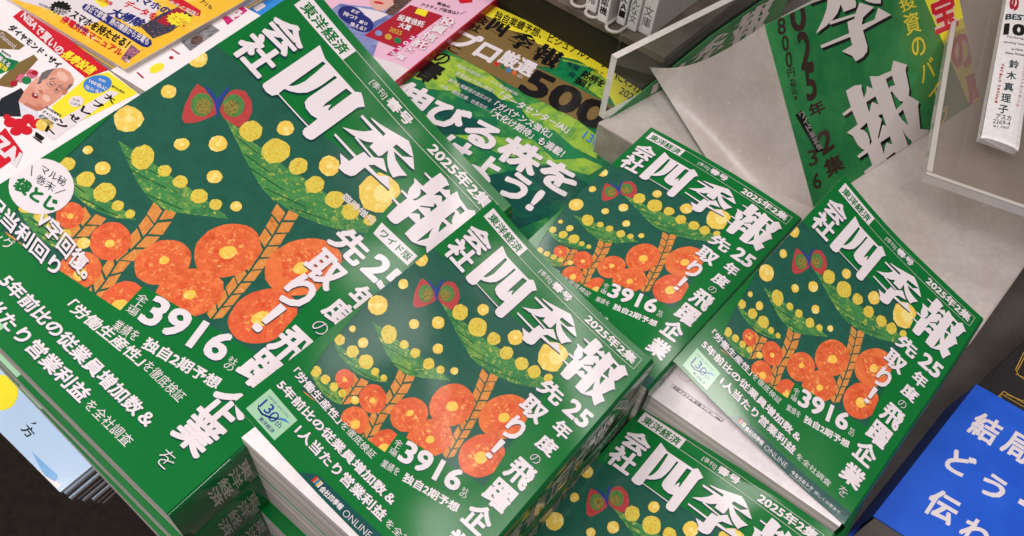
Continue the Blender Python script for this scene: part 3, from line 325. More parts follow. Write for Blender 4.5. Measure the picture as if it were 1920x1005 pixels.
'WIDE':[[["p","teal",[[0,49.8],[93,37.5],[95,47.7],[104.6,100],[108.4,124.5],[61.1,135.3],[63.4,146.7],[14.5,155.5],[7,134.7],[0,97]]]],[["k","brick",[[41.38,109.42],[44.9,117.42],[47.45,128.76],[47.68,134.92],[51.78,144.04],[54.48,153.38]]],["k","brick",[[70.35,76.26],[75.24,88.85],[80.48,104.59],[86.12,127.39]]],["k","brick",[[28.21,128.87],[30.55,136.64],[32.77,145.55]]],["p","brick",[[15.42,154.72],[18.4,154.06],[26.6,153.4],[23.95,155.65]]],["p","wing",[[8.73,66.98],[11.85,66.21],[17.1,66.84],[21.78,68.29],[22.84,70.1],[22.13,74.25],[20.94,78.37],[18.78,81.59],[16.47,81.13],[12.83,76.5],[10.12,71.19]]],["p","wing",[[19.21,56.69],[21.79,54.44],[26.43,55.37],[30.08,58.36],[32.46,63.03],[32.1,66.76],[29.71,68.65],[25.29,68.74],[22.17,67.76],[19.27,62.57],[18.41,59.13]]],["p","leaf",[[26.2,68.57],[31.34,67.48],[37.97,67.5],[47.89,65.04],[52.12,65.22],[60.29,63.6],[65.47,62.26],[55.8,63.12],[64.21,62.18],[73.44,60.38],[81.82,58.66],[90.19,57.03],[97.29,55.91],[97.43,60.04],[92,65.05],[84.55,70.44],[75.52,74.87],[68.34,76.84],[64.02,77.49],[64.91,78.17],[57.61,77.92],[50.42,76.2],[44.16,74.29],[36.22,71.58]]],["p","leaf",[[9.86,104.68],[15.6,103.28],[25.05,101.23],[33.24,99.93],[41.05,98.28],[49.09,96.9],[54.45,96.02],[59.57,95.88],[54.27,100.63],[48.6,105.84],[43.5,110],[38.85,111.5],[33.54,111.63],[27.74,110.59],[20.68,108.4],[15.54,106.58]]],["p","leaf",[[6.47,127.43],[9.3,126.12],[14.26,125.31],[20.82,123.47],[28.56,122.02],[34.5,121.07],[39.33,120.4],[34.59,124.8],[29.77,127.46],[24.71,129.17],[18.44,129.79],[12.44,129.28]]],["p","leaf",[[10.87,146.53],[15.13,143.94],[21.6,142.94],[30.27,141.91],[32.43,145.93],[28.42,147.7],[23.23,148.42],[17.38,147.91]]]],[["e","orange2",[23.8,135.7,2.9,-3.4,3.8,3.5]],["e","orange2",[40.2,132.2,4.4,-5,5.5,5.2]],["e","orange",[58.1,124.6,6.3,-6.8,5.5,7.4]],["e","orange",[69,104.8,7.9,-8.5,6.7,9.5]],["e","orange2",[61,144.4,4.8,-5.1,4.9,6.5]],["e","orange2",[97.2,113.4,8.1,-8.5,6.1,9.5]],["h","petal",[0.8,59.8,2.3,-3.1,2.9,2.7]],["h","petal",[5.1,77.5,1.7,-2.2,2.1,2]],["h","petal",[5.4,96.2,3.2,-4.1,4,3.7]],["h","petal",[6.9,115.1,1.1,-1.3,1.3,1.2]],["h","petal",[15.7,115.9,1.7,-2.1,2.1,1.9]],["h","petal",[25,88.4,1.7,-2.1,2,1.9]],["h","petal",[32.7,77.8,2.2,-2.7,2.6,2.5]],["h","petal",[43.2,52.7,2.1,-2.6,2.4,2.5]],["h","petal",[42.8,88.2,1.8,-2.2,2.1,2.1]],["h","petal",[57.2,90.4,1.4,-1.6,1.5,1.6]],["h","petal",[66.3,50.5,2.9,-3.4,3.1,3.5]],["h","petal",[88.2,42.6,6,-6.8,5.9,7.2]],["h","petal",[35.2,139.2,1.4,-1.6,1.7,1.5]],["e","eyeg",[16.6,71.6,2.4,-3.3,3.8,3.3]],["e","eyeg",[23.9,62.2,2.4,-3.3,3.7,3.3]],["p","blue",[[11.29,65.29],[12.05,64.63],[18.28,65.24],[16.31,58.45],[17.1,58.16],[20.03,65.45],[22.19,68.39],[25.35,71.5],[21.34,68.88],[18.07,66.82]]],["p","leafdark",[[17.07,107.22],[30.07,103.22],[29.93,102.78],[16.93,106.78]]],["p","leafdark",[[21.07,109.71],[36.07,104.71],[35.93,104.29],[20.93,109.29]]],["p","leafdark",[[33.09,111.71],[46.09,106.21],[45.91,105.79],[32.91,111.29]]],["p","leafdark",[[42.04,73.22],[54.04,71.22],[53.96,70.78],[41.96,72.78]]],["p","leafdark",[[48.05,75.72],[63.05,72.22],[62.95,71.78],[47.95,75.28]]],["p","leafdark",[[58.08,77.21],[74.08,70.71],[73.92,70.29],[57.92,76.79]]],["p","leafdark",[[70.11,75.7],[84.11,67.7],[83.89,67.3],[69.89,75.3]]],["p","leafdark",[[34.03,70.72],[45.03,69.02],[44.97,68.58],[33.97,70.28]]],["p","leafdark",[[12.04,128.22],[20.04,126.72],[19.96,126.28],[11.96,127.78]]],["p","leafdark",[[20.07,129.21],[29.07,126.21],[28.93,125.79],[19.93,128.79]]],["p","leafdark",[[27.1,127.7],[34.1,124.2],[33.9,123.8],[26.9,127.3]]],["p","leafdark",[[16.04,146.22],[24.04,144.72],[23.96,144.28],[15.96,145.78]]],["p","leafdark",[[22.06,147.72],[29.06,145.72],[28.94,145.28],[21.94,147.28]]]],[["e","orange",[42.6,146.4,4.5,-5,5.3,4.9]],["e","orange3",[92.2,88.7,9.7,-10.4,6.8,10.7]],["e","orange",[73.4,125.8,7.8,-8.2,5.7,8.1]],["h","speck",[7.2,123.9,1.7,-2,2.1,1.9]],["h","speck",[15.8,123,1.9,-2.4,2.4,2.2]],["h","speck",[23.9,121.5,2.4,-2.9,2.9,2.7]],["h","speck",[30.8,121.6,1.3,-1.5,1.5,1.5]],["h","speck",[36,120.6,1.1,-1.3,1.3,1.2]],["h","speck",[12.2,143.7,1.8,-2.1,2.2,1.9]],["h","speck",[18.1,142.9,1.5,-1.7,1.8,1.6]],["h","speck",[23.6,142.3,1.4,-1.6,1.7,1.5]],["h","speck",[28.6,141.4,1.3,-1.5,1.6,1.4]],["h","speck",[20.6,102.6,2.5,-3.1,3.7,3.5]],["h","speck",[29.8,100.3,1.5,-1.8,1.8,1.7]],["h","speck",[36.8,99,1.7,-2,1.9,1.9]],["h","speck",[45.6,97.9,2,-2.3,2.2,2.3]],["h","speck",[51.9,95.6,1.5,-1.7,1.6,1.7]],["h","speck",[36.1,64.2,2.8,-3.4,3.2,3.3]],["h","speck",[48.3,62.7,3.5,-4.3,3.9,4.1]],["h","speck",[58.8,60.4,2.4,-2.9,2.6,2.8]],["h","speck",[69,61.1,2.5,-2.9,2.6,2.9]],["h","speck",[78.7,59.3,2.5,-2.8,2.5,3]],["h","speck",[86.4,57.8,2.5,-2.8,2.5,3]],["h","speck",[94.1,54.7,1.7,-1.9,1.6,2]],["h","eyeb",[17.6,71.6,1.7,-2.3,2.7,2.3]],["h","eyeb",[24,63.6,1.7,-2.3,2.4,2.2]],["e","ring",[23.8,135.7,1.8,-2.11,2.36,2.17]],["e","ring",[40.2,132.2,2.73,-3.1,3.41,3.22]],["e","ring",[58.1,124.6,3.91,-4.22,3.41,4.59]],["e","ring",[69,104.8,4.9,-5.27,4.15,5.89]],["e","ring",[97.2,113.4,5.02,-5.27,3.78,5.89]],["e","ring",[61,144.4,2.98,-3.16,3.04,4.03]]],[["e","ring",[42.6,146.4,2.7,-3,3.18,2.94]],["e","ring",[92.2,88.7,5.82,-6.24,4.08,6.42]],["e","ring",[73.4,125.8,4.68,-4.92,3.42,4.86]],["h","petalc",[89.2,41.5,3,-3.4,3,3.6]],["h","petalc",[1,59.9,0.69,-0.93,0.87,0.81]],["h","petalc",[5.3,77.6,0.51,-0.66,0.63,0.6]],["h","petalc",[5.6,96.3,0.96,-1.23,1.2,1.11]],["h","petalc",[7.1,115.2,0.33,-0.39,0.39,0.36]],["h","petalc",[15.9,116,0.51,-0.63,0.63,0.57]],["h","petalc",[25.2,88.5,0.51,-0.63,0.6,0.57]],["h","petalc",[32.9,77.9,0.66,-0.81,0.78,0.75]],["h","petalc",[43.4,52.8,0.63,-0.78,0.72,0.75]],["h","petalc",[43,88.3,0.54,-0.66,0.63,0.63]],["h","petalc",[57.4,90.5,0.42,-0.48,0.45,0.48]],["h","petalc",[66.5,50.6,0.87,-1.02,0.93,1.05]],["h","petalc",[35.4,139.3,0.42,-0.48,0.51,0.45]],["h","core",[24.2,135.9,0.7,-0.8,0.8,0.7]],["h","core",[40.8,133,1,-1.2,1.2,1.1]],["h","core",[57.8,123.9,1.2,-1.3,1,1.3]],["h","core",[69.7,105.5,2.1,-2.2,1.7,2.3]],["h","core",[61.7,145.8,1.8,-1.9,1.5,1.9]],["h","core",[97.6,114.6,2.4,-2.5,1.8,2.7]]],[["h","core",[44.2,147.4,1.5,-1.7,1.7,1.6]],["h","core",[92,90.1,2,-2.2,1.5,2.3]],["h","core",[74,126.4,1.5,-1.5,1.2,1.6]]],[["p","green",[[0,97],[7,134.7],[14.5,155.5],[63.4,146.7],[61.1,135.3],[108.4,124.5],[95,47.7],[93,33],[93,30],[128,30],[128,182],[0,182]]]],[["e","white",[9.1,135.6,6.6,-7.9,8.8,6.7]]],[["m","ink","SHI",None,[0.4,0.75]],["m","ink","KI",None,[0.4,0.75]],["m","ink","HO",None,[0.4,0.75]],["t","ink","会",[[4.4,18.3],[21,18.3],[4.4,32.6]],0.05,0,None],["t","ink","社",[[4.5,32.7],[21.3,32.7],[4.5,48.2]],0.05,0,None],["p","white",[[3.9,3.9],[34.2,4.4],[34.1,12.5],[4,12.45]]],["p","white",[[34.2,4.61],[124.3,5.11],[124.3,4.89],[34.2,4.39]]],["p","white",[[124.19,5],[124.19,13.8],[124.41,13.8],[124.41,5]]],["p","white",[[34.1,12.51],[124.3,13.91],[124.3,13.69],[34.1,12.29]]]],[["m","white","SHI",None,[0,0]],["m","white","KI",None,[0,0]],["m","white","HO",None,[0,0]],["t","white","会",[[3.8,17.5],[20.4,17.5],[3.8,31.8]],0.05,0,None],["t","white","社",[[3.9,32],[20.7,32],[3.9,47.5]],0.05,0,None],["t","green","東洋経済",[[6,5.5],[32.4,5.9],[6,11.4]],0.04,0,None],["t","white","[季刊]",[[48.3,6.9],[57.5,7.1],[48.3,10.8]],0.01,0,None],["t","white","春号",[[58.6,5.8],[72.6,5.6],[58.8,11.1]],0.05,0,None],["t","white","2025年2集",[[85.8,5.6],[122.3,5.5],[85.7,12.2]],0.045,0,None],["t","white","25",[[106.8,61.8],[122.8,61.8],[106.8,73.8]],0.05,0,[0.3,0.45]],["t","white","年",[[111.6,76.6],[121.8,76.6],[111.6,87]],0.05,0,[0.3,0.45]],["t","white","度",[[109.6,87.2],[121,87.2],[109.6,97.6]],0.05,0,[0.3,0.45]],["t","white","の",[[111.6,99.3],[117.2,99.3],[111.6,104.6]],-0.012,0,[0.3,0.45]],["t","white","飛",[[106.4,107.6],[120.6,107.6],[106.4,121.4]],0.05,0,[0.3,0.45]],["t","white","躍",[[106,121.4],[120,121.4],[106,135.2]],0.05,0,[0.3,0.45]],["t","white","企",[[107.4,138.6],[121.4,138.6],[107.4,152.6]],0.05,0,[0.3,0.45]],["t","white","業",[[108.3,151.6],[121.2,151.6],[108.3,164]],0.05,0,[0.3,0.45]],["t","white","を",[[111.9,166.9],[117.3,166.9],[111.9,172.4]],-0.012,0,[0.3,0.45]],["t","white","先",[[89.6,62.6],[105,62.6],[89.6,75]],0.05,0,[0.3,0.45]],["t","white","取",[[91,77],[105.6,77],[91,90.4]],0.05,0,[0.3,0.45]],["t","white","り",[[93.6,90.6],[104,90.6],[93.6,105]],0.05,0,[0.3,0.45]],["t","white","！",[[97.4,105.6],[101,105.6],[97.4,119.6]],0.03,0,[0.3,0.45]],["t","white","全上場",[[62.4,137.7],[66.3,136.6],[64.8,146.2]],0,1,None],["t","white","3916",[[66.6,134.4],[97.6,125.6],[69.7,145.3]],0.045,0,[0.3,0.4]],["t","white","社の",[[101,131.6],[104.3,130.8],[102.4,136.8]],0,1,None],["t","white","業績を",[[65.6,149.2],[74.6,146.9],[66.6,153.1]],0,0,None],["t","white","独自2期予想",[[77.3,146.2],[105.9,139.2],[78.5,150.8]],0.045,0,None],["t","white","「労働生産性」",[[50.47,154.05],[83.62,150.97],[50.47,158.65]],0.035,0,None],["t","white","を徹底検証",[[84.42,151.17],[102.23,151.17],[84.42,155.17]],0,0,None],["t","white","5年前比の従業員増加数＆",[[29.66,162.54],[101.89,162.54],[29.66,167.84]],0.045,0,[0.25,0.3]],["t","white","1人当たり営業利益",[[24.32,170.84],[81.32,170.64],[24.32,176.34]],0.045,0,[0.25,0.3]],["t","white","を全社調査",[[82.82,172.04],[102.73,171.94],[82.82,175.84]],0,0,None],["p","white",[[97.9,51.8],[118.1,51.5],[118.3,57.9],[99.2,58]]],["t","white","臨時増刊",[[79.5,53.6],[95.6,52.6],[80,56.9]],0.02,0,None],["t","white","V字回復。",[[16.01,139.44],[44.34,141.6],[18.58,145.94]],0.045,0,[0.4,0.5]],["t","white","配当利回り",[[1,148.13],[36.95,148.41],[3.72,153.72]],0.045,0,[0.4,0.5]],["t","white","ランキング",[[-1.32,157.07],[20.98,154.59],[0.92,160.63]],-0.005,0,None]],[["t","green","ワイド版",[[100.5,53],[116.8,52.7],[100.8,56.9]],0.04,0,None],["t","ink","マル秘",[[2.46,129.84],[12.25,127.61],[4.21,132.68]],0.01,0,None],["t","ink","巻末",[[4.5,133.32],[11.64,131.64],[6.25,136.14]],0,0,None],["t","green","袋とじ",[[1.45,138.3],[17.38,134.61],[3.57,143.19]],0.07,0,None],["p","ink",[[0.58,132.98],[3.8,135.79],[3.96,135.61],[0.74,132.8]]],["p","ink",[[14.96,130.66],[14.02,134.19],[14.26,134.25],[15.2,130.72]]],["p","logo",[[32.3,175.5],[44.59,175.5],[44.59,180.5],[32.3,180.5]]]]],
'PRO':[[["p","lime",[[7.53,93.77],[41.77,85.69],[75.08,94.29],[102.2,106.5],[47.66,126.31],[9.81,138.39]]],["p","lime",[[98.3,28.47],[142.6,12.26],[161.27,52.21],[136.27,47.26]]],["p","lime2",[[103.5,108.48],[121.58,84.57],[164.25,92.04],[181.9,95.13],[188.03,118.05],[131.84,123.92]]],["p","lime2",[[83.07,174.39],[125.29,167.98],[192.86,138.2],[196.96,121.74],[144.9,130.42],[101.56,159.56]]],["p","dteal",[[24.65,204.53],[55.07,156.81],[74.28,147.14],[110.72,146.59],[67.02,187.26]]],["p","dteal",[[127.97,197.17],[164.38,147.59],[214.44,146.8],[173.09,238.14]]]],[["p","lime",[[4.14,123.56],[32.14,126.4],[57.75,124.29],[28.43,142.06]]],["p","mgreen",[[102.28,28.62],[129.65,19.59],[123.63,54.41],[100.46,53.81]]],["p","dteal",[[37.42,112.41],[75.91,109.43],[107.56,120.19],[66.12,135.86]]],["p","lime2",[[46.15,169.92],[64.62,169.47],[64.38,183.82]]],["p","mgreen",[[117.52,129.69],[143.75,114.33],[180.97,123.67],[162.16,144.02]]],["p","mgreen",[[163.56,62.72],[159.11,28.51],[181.77,22.83],[199.31,119.88]]]],[["p","brown",[[-0.57,20.16],[41.62,14.81],[95.48,23.87],[101.42,42.98],[83.48,54.46],[168.65,52.41],[179.86,85.28],[152.27,89.94],[94.11,91.4],[60.57,90.06],[1.9,86.31],[-0.62,57.94]]],["p","yellow",[[-1.4,-0.79],[65.8,-11.32],[132.34,-2.66],[173.58,0.13],[224.71,0.49],[226.86,41.58],[173.5,54.64],[153.95,39.2],[148.93,36.87],[146.43,25.83],[128.36,20.66],[110.63,19.94],[96.61,25.71]]]],[["p","yellow",[[-1.06,-0.29],[28.18,-5.54],[64.46,-10.19],[96.89,26.17],[74.26,24.64],[45.57,20.79],[33.23,23.78],[12.9,18.34],[0.75,19.04]]],["p","red",[[52.85,73.8],[54.47,70.41],[58.73,74.32],[57.1,77.68]]],["p","mgreen",[[59.77,74.13],[61.4,70.75],[65.61,74.64],[63.98,77.99]]],["p","sky",[[66.94,74.88],[68.58,71.52],[72.74,75.39],[71.1,78.73]]],["p","orange",[[73.1,74.77],[74.75,71.41],[78.87,75.28],[77.22,78.61]]]],[["t","black","独自業績予想、ビジュアルデータで",[[9.03,4.16],[142.87,-0.97],[13.16,18.11]],0.03,0,None],["t","black","会",[[-2.23,20.8],[12.34,19.96],[-0.01,34.28]],0.05,0,None],["t","black","社",[[0.27,35.56],[14.14,35.09],[2.49,47.93]],0.05,0,None],["m","black","SHI",[[13.38,16],[34.76,16.87],[16.27,38.12]]],["m","black","KI",[[39.65,16.48],[65.36,16.96],[43.88,44.04]]],["m","black","HO",[[69.59,18.86],[97.31,18.83],[73.2,47.64]]],["t","white","プロ",[[1.2,49.02],[49.31,49.08],[3.06,78.28]],0.06,0,None],["t","white","厳選",[[50.4,49.22],[86.42,49.32],[54.31,71.91]],0.05,0,None],["t","white","の",[[79.57,73.71],[84.63,73.48],[80.29,77.71]],0.01,0,None],["t","black","500",[[85.96,56.79],[170.46,54.03],[90.36,92.89]],0.05,0,None],["t","black","こ",[[7.03,76.72],[19.97,77.13],[7.51,86.15]],0.03,0,None],["t","black","の",[[6.18,91.44],[19.48,91.35],[7.05,107.8]],0.03,0,None],["t","black","春",[[3.61,107.28],[25.99,107.12],[6.12,134.99]],0.06,0,None],["t","black","、",[[16.8,132.63],[21.28,132.79],[17.6,137.72]],0.05,0,None],["t","white","伸びる株を",[[4.04,143.15],[189.16,141.12],[7.9,176.04]],0.06,0,[0.8,0.8]],["t","white","見つけよう!",[[14.2,174.1],[176.54,174.99],[15.63,205.29]],0.06,0,None],["t","white","最高の銘柄テーマを徹底解説",[[29.64,96.43],[94.66,95.66],[30.03,100.65]],0.01,0,None],["t","white","投資拡大で追い風吹く",[[35.08,105.21],[77.85,105.34],[35.53,110.39]],0.01,0,None],["t","white","親子上場解消の波広がる",[[36.15,117.34],[81.39,117.34],[36.6,122.42]],0.01,0,None],["t","white","大阪・関西万博、社長交代…",[[35.57,128.35],[87.76,127.9],[36.01,133.34]],0.01,0,None],["t","white","「データセンター/AI」",[[81.93,102.94],[153.38,100.8],[82.43,113.1]],0.03,0,None],["t","white","「ガバナンス強化」",[[86.09,115.96],[144.94,116.25],[86.53,125.39]],0.03,0,None],["t","white","「大化け期待」も満載！",[[89.29,126.06],[164.74,128.41],[89.72,135.82]],0.03,0,None],["t","ydark","分析で",[[123.11,18.87],[138.98,18.63],[124.11,24.86]],0,0,None],["t","black","銘柄を",[[122.84,26.93],[147.07,26.96],[123.14,38.41]],0.04,0,None],["t","black","掘！",[[122.12,39.25],[137.5,39.1],[123.56,49.59]],0.04,0,None],["t","ink","有望",[[104.86,26.47],[117.62,26.84],[105.59,33.42]],0.03,0,None],["t","ink","発",[[113.67,37.88],[120.42,37.99],[114.49,45.55]],0.03,0,None],["t","ydark","にわか",[[145.47,3.75],[175.21,6.1],[150.3,19.33]],0.03,0,None],["t","ydark","2025",[[160.68,23.96],[179.23,24.91],[162.17,34.07]],0.02,0,None],["t","sky","130",[[165.37,95.49],[180.7,96.09],[166.35,106.19]],0.02,0,None]]],
'PINK':[[["p","lav",[[-112.23,116.59],[-112.41,98.97],[-84.81,84.35],[-66.13,69.26],[-55.98,78.84],[-48.56,121.26],[-36.23,145.58],[-44.59,152.13],[-80.6,130.24]]],["p","white",[[-38.4,142.84],[-16.04,138.56],[2.89,138.96],[0.67,163.84],[-36.58,150.26]]]],[["p","hair",[[-85.69,58.97],[-63.91,41.24],[-62.6,58.64],[-61.29,83.11],[-69.54,87.24],[-73.37,67.36]]],["p","white",[[-96.29,93.62],[-77.59,86.15],[-66.01,84.4],[-69.94,104.88],[-84.82,97.02]]],["p","crim",[[-59.35,59.13],[-24.71,54.22],[-26.93,120.75],[-63,123.81]]],["p","red",[[-28.88,23.43],[-22.23,10.02],[-15.51,17.88],[-23.54,27.03]]]],[["p","skin",[[-100.08,70.68],[-82.98,56.76],[-71.7,68.6],[-72.56,83.37],[-80.58,86.03],[-89.07,82.65]]],["e","navy",[-92.16,106.68,13.83,-1.62,6.11,11.74]],["p","yellow",[[-50.6,59.29],[-40.16,55.99],[-37.04,66.14],[-48.12,67.48]]],["p","mag",[[-28.01,95.54],[-24.29,94.96],[-24.92,132.26],[-29.8,133.85]]]],[["e","navy",[-77.32,110.79,13.16,-1.56,5.73,11.27]],["e","red",[-84.71,75.25,4.59,-1.83,1.07,1.68]],["t","white","まだ",[[-97.05,98.05],[-88.68,97.62],[-95.94,102.96]],0.04,0,None],["t","white","持つ？",[[-101.06,105.57],[-85.53,105.08],[-98.25,111.57]],0.04,0,None]],[["t","white","乗り",[[-80.76,107.42],[-72.11,106.62],[-79.31,112.38]],0.04,0,None],["t","white","換える？",[[-85.19,114.65],[-68.01,113.52],[-82.89,120.58]],0.04,0,None],["t","white","投資信託",[[-57.84,77.33],[-31.52,72.17],[-54.95,86.74]],0.05,0,None],["t","white","大賞",[[-49.89,86.88],[-37.75,85.25],[-47.11,95.16]],0.05,0,None],["t","gold","2025",[[-51.91,98.99],[-38.98,97.58],[-49.86,105.29]],0.04,0,None],["e","lav",[-54.82,113.29,3.39,-0.85,2.12,3.8]],["e","gold",[-44.52,112.19,3.37,-0.85,2.07,3.79]],["e","mgreen",[-34.7,111.44,3.35,-0.85,2.03,3.78]],["t","black","最強の",[[-42.21,38.21],[-28.76,35.96],[-40.4,42.76]],0.02,0,None],["t","black","アクティブ投信は？",[[-52.82,49.42],[-16.43,39.43],[-50.95,54.92]],0.02,0,None],["p","black",[[-13.48,42.41],[-11.53,34.97],[-12.02,34.85],[-13.96,42.29]]],["t","mag","投",[[-24.76,53.76],[-10.17,51.57],[-21.93,67.28]],0.13,0,None],["t","mag","資",[[-24.36,68.91],[-9.93,66.69],[-21.56,82.11]],0.13,0,None],["t","mag","信",[[-23.96,83.71],[-9.71,81.46],[-21.2,96.59]],0.13,0,None],["t","mag","託",[[-23.58,98.17],[-9.48,95.89],[-20.85,110.75]],0.13,0,None],["t","mag","大",[[-23.2,112.31],[-14.1,110.8],[-21.74,119.95]],0.13,0,None],["t","mag","賞",[[-22.83,126.13],[-13.83,124.61],[-21.39,133.6]],0.13,0,None]],[["t","white","投",[[-24.76,53.76],[-10.17,51.57],[-21.93,67.28]],0.05,0,None],["t","white","資",[[-24.36,68.91],[-9.93,66.69],[-21.56,82.11]],0.05,0,None],["t","white","信",[[-23.96,83.71],[-9.71,81.46],[-21.2,96.59]],0.05,0,None],["t","white","託",[[-23.58,98.17],[-9.48,95.89],[-20.85,110.75]],0.05,0,None],["t","white","大",[[-23.2,112.31],[-14.1,110.8],[-21.74,119.95]],0.05,0,None],["t","white","賞",[[-22.83,126.13],[-13.83,124.61],[-21.39,133.6]],0.05,0,None],["t","white","2",[[-29.63,98.01],[-24.78,97.47],[-28.31,103.1]],0.04,0,None],["t","white","0",[[-29.49,107.78],[-24.68,107.23],[-28.18,112.78]],0.04,0,None],["t","white","2",[[-29.35,117.39],[-24.57,116.83],[-28.05,122.32]],0.04,0,None],["t","white","5",[[-29.21,126.86],[-24.47,126.29],[-27.93,131.71]],0.04,0,None]]],
'LEAFLET':[[["p","mag",[[-10.79,-111.55],[-14.86,-136.53],[12.31,-128.53],[15.22,-101.49]]],["p","bill",[[4.3,-58.66],[1,-93.37],[16.29,-91.8],[19.83,-55.02]]],["e","yellow",[17.01,-21.72,0.91,-6.77,5.12,2.43]],["p","crim",[[5.78,-46.13],[16.52,-45.5],[16.61,-47.1],[5.87,-47.73]]],["p","crim",[[9.32,-7.01],[19.27,-5.34],[19.53,-6.91],[9.58,-8.59]]],["e","crim",[15.01,-38.73,1.46,-1.25,1.81,1.55]]],[["e","hair",[11.77,-69.2,0.74,-5.85,5.36,2.74]],["t","white","投",[[-3.83,-125.58],[13.32,-124.96],[-2.92,-110.67]],0.08,0,None]]],
'BLUEMAG':[[["p","white",[[18.92,-0.47],[18.17,-7.91],[21.93,-12.4],[27.13,-10.02],[27.5,1.13]]]]],
'YELLOW':[[["p","white",[[-2.35,-1.61],[46.9,-56.34],[67.21,-48.05],[88.27,-48.32],[77.56,-14.4],[108.14,-8.79],[40.28,-13.57]]],["p","yellow",[[40,-57.88],[69.54,-53.78],[67.7,-42.99],[45.77,-47.77]]]],[["p","navy",[[51.88,-37.53],[58.17,-40.12],[136.05,-39.41],[141.52,-35.78],[142.27,-30.49],[137.79,-28.63],[57.54,-30.47],[53.43,-33.04]]],["p","phone",[[114.22,-46.17],[112.7,-69.64],[115.18,-86.43],[135.43,-85.86],[139.41,-57.59],[135.77,-41.53]]],["p","white",[[61.67,-54.29],[72.3,-82.64],[103.64,-76.32],[114.6,-53.48],[108.63,-41.32],[74.93,-43.87]]],["p","red",[[96.3,-88.55],[102.28,-97.63],[134.45,-95.94],[140.05,-89.89],[137.16,-87.37],[104.13,-87.9]]],["p","redl",[[142.14,-23.2],[141.55,-29.22],[144.77,-5.67],[137.88,-6.75],[128.84,-24.9]]],["b","black",[41.59,-20.11,12.24,0.08,2.05,8.98]]],[["p","crim",[[116.24,-85.52],[126.22,-86.91],[131.12,-60.81],[118.18,-60.12]]],["t","white","身近で節電、熱の機器から充電も",[[53.12,-39.36],[135.45,-39.91],[57.44,-31.46]],0.03,0,None],["t","black","スマホを持たせる！",[[53.07,-26.55],[125.48,-27.99],[57.44,-16.09]],0.05,0,None],["t","red","停電対策マニュアル",[[53.03,-15.79],[130.75,-16.06],[57.37,-7.27]],0.05,0,None],["t","red","データを",[[74.25,-65.36],[111.97,-68.29],[78.53,-56.14]],0.05,0,None],["t","navy","大掃除",[[76.09,-51.43],[112.68,-56.04],[78.14,-39.48]],0.07,0,None],["t","navy","スマホの",[[69.92,-76.69],[113.6,-81.36],[74.28,-67.27]],0.05,0,None],["t","white","今すぐ実践！",[[101.96,-89.76],[136.39,-92.14],[104.11,-84.9]],0.02,0,None],["t","black","アプリも",[[114.11,-109.99],[137.43,-107.8],[116.66,-104.59]],0.02,0,None],["t","white","新生活応援",[[36.9,-17.82],[50.28,-22.31],[42.52,-11.94]],0.02,0,None],["b","yellow",[130.93,-74.76,12.95,-0.62,0.43,10.24]],["t","red","スゴ技",[[121.86,-77.64],[140.28,-77.55],[124.65,-69.29]],0.05,0,None],["t","ink","充電",[[134.8,-13.7],[143.06,-13.7],[136.81,-10.29]],0.02,0,None],["t","white","付録",[[140.91,-9.32],[146.5,-9.65],[142.71,-6.44]],0.03,0,None],["t","navy","保存版",[[69.99,-14.75],[86.17,-15],[72.1,-11.38]],0.03,0,None],["t","red","総力特集",[[51.46,-52.8],[68.43,-54.66],[54.28,-47.79]],0.03,0,None],["t","ink","2025年春の新生活号",[[21.76,-13.63],[43.61,-16.48],[23.63,-10.53]],0.01,0,None]]],
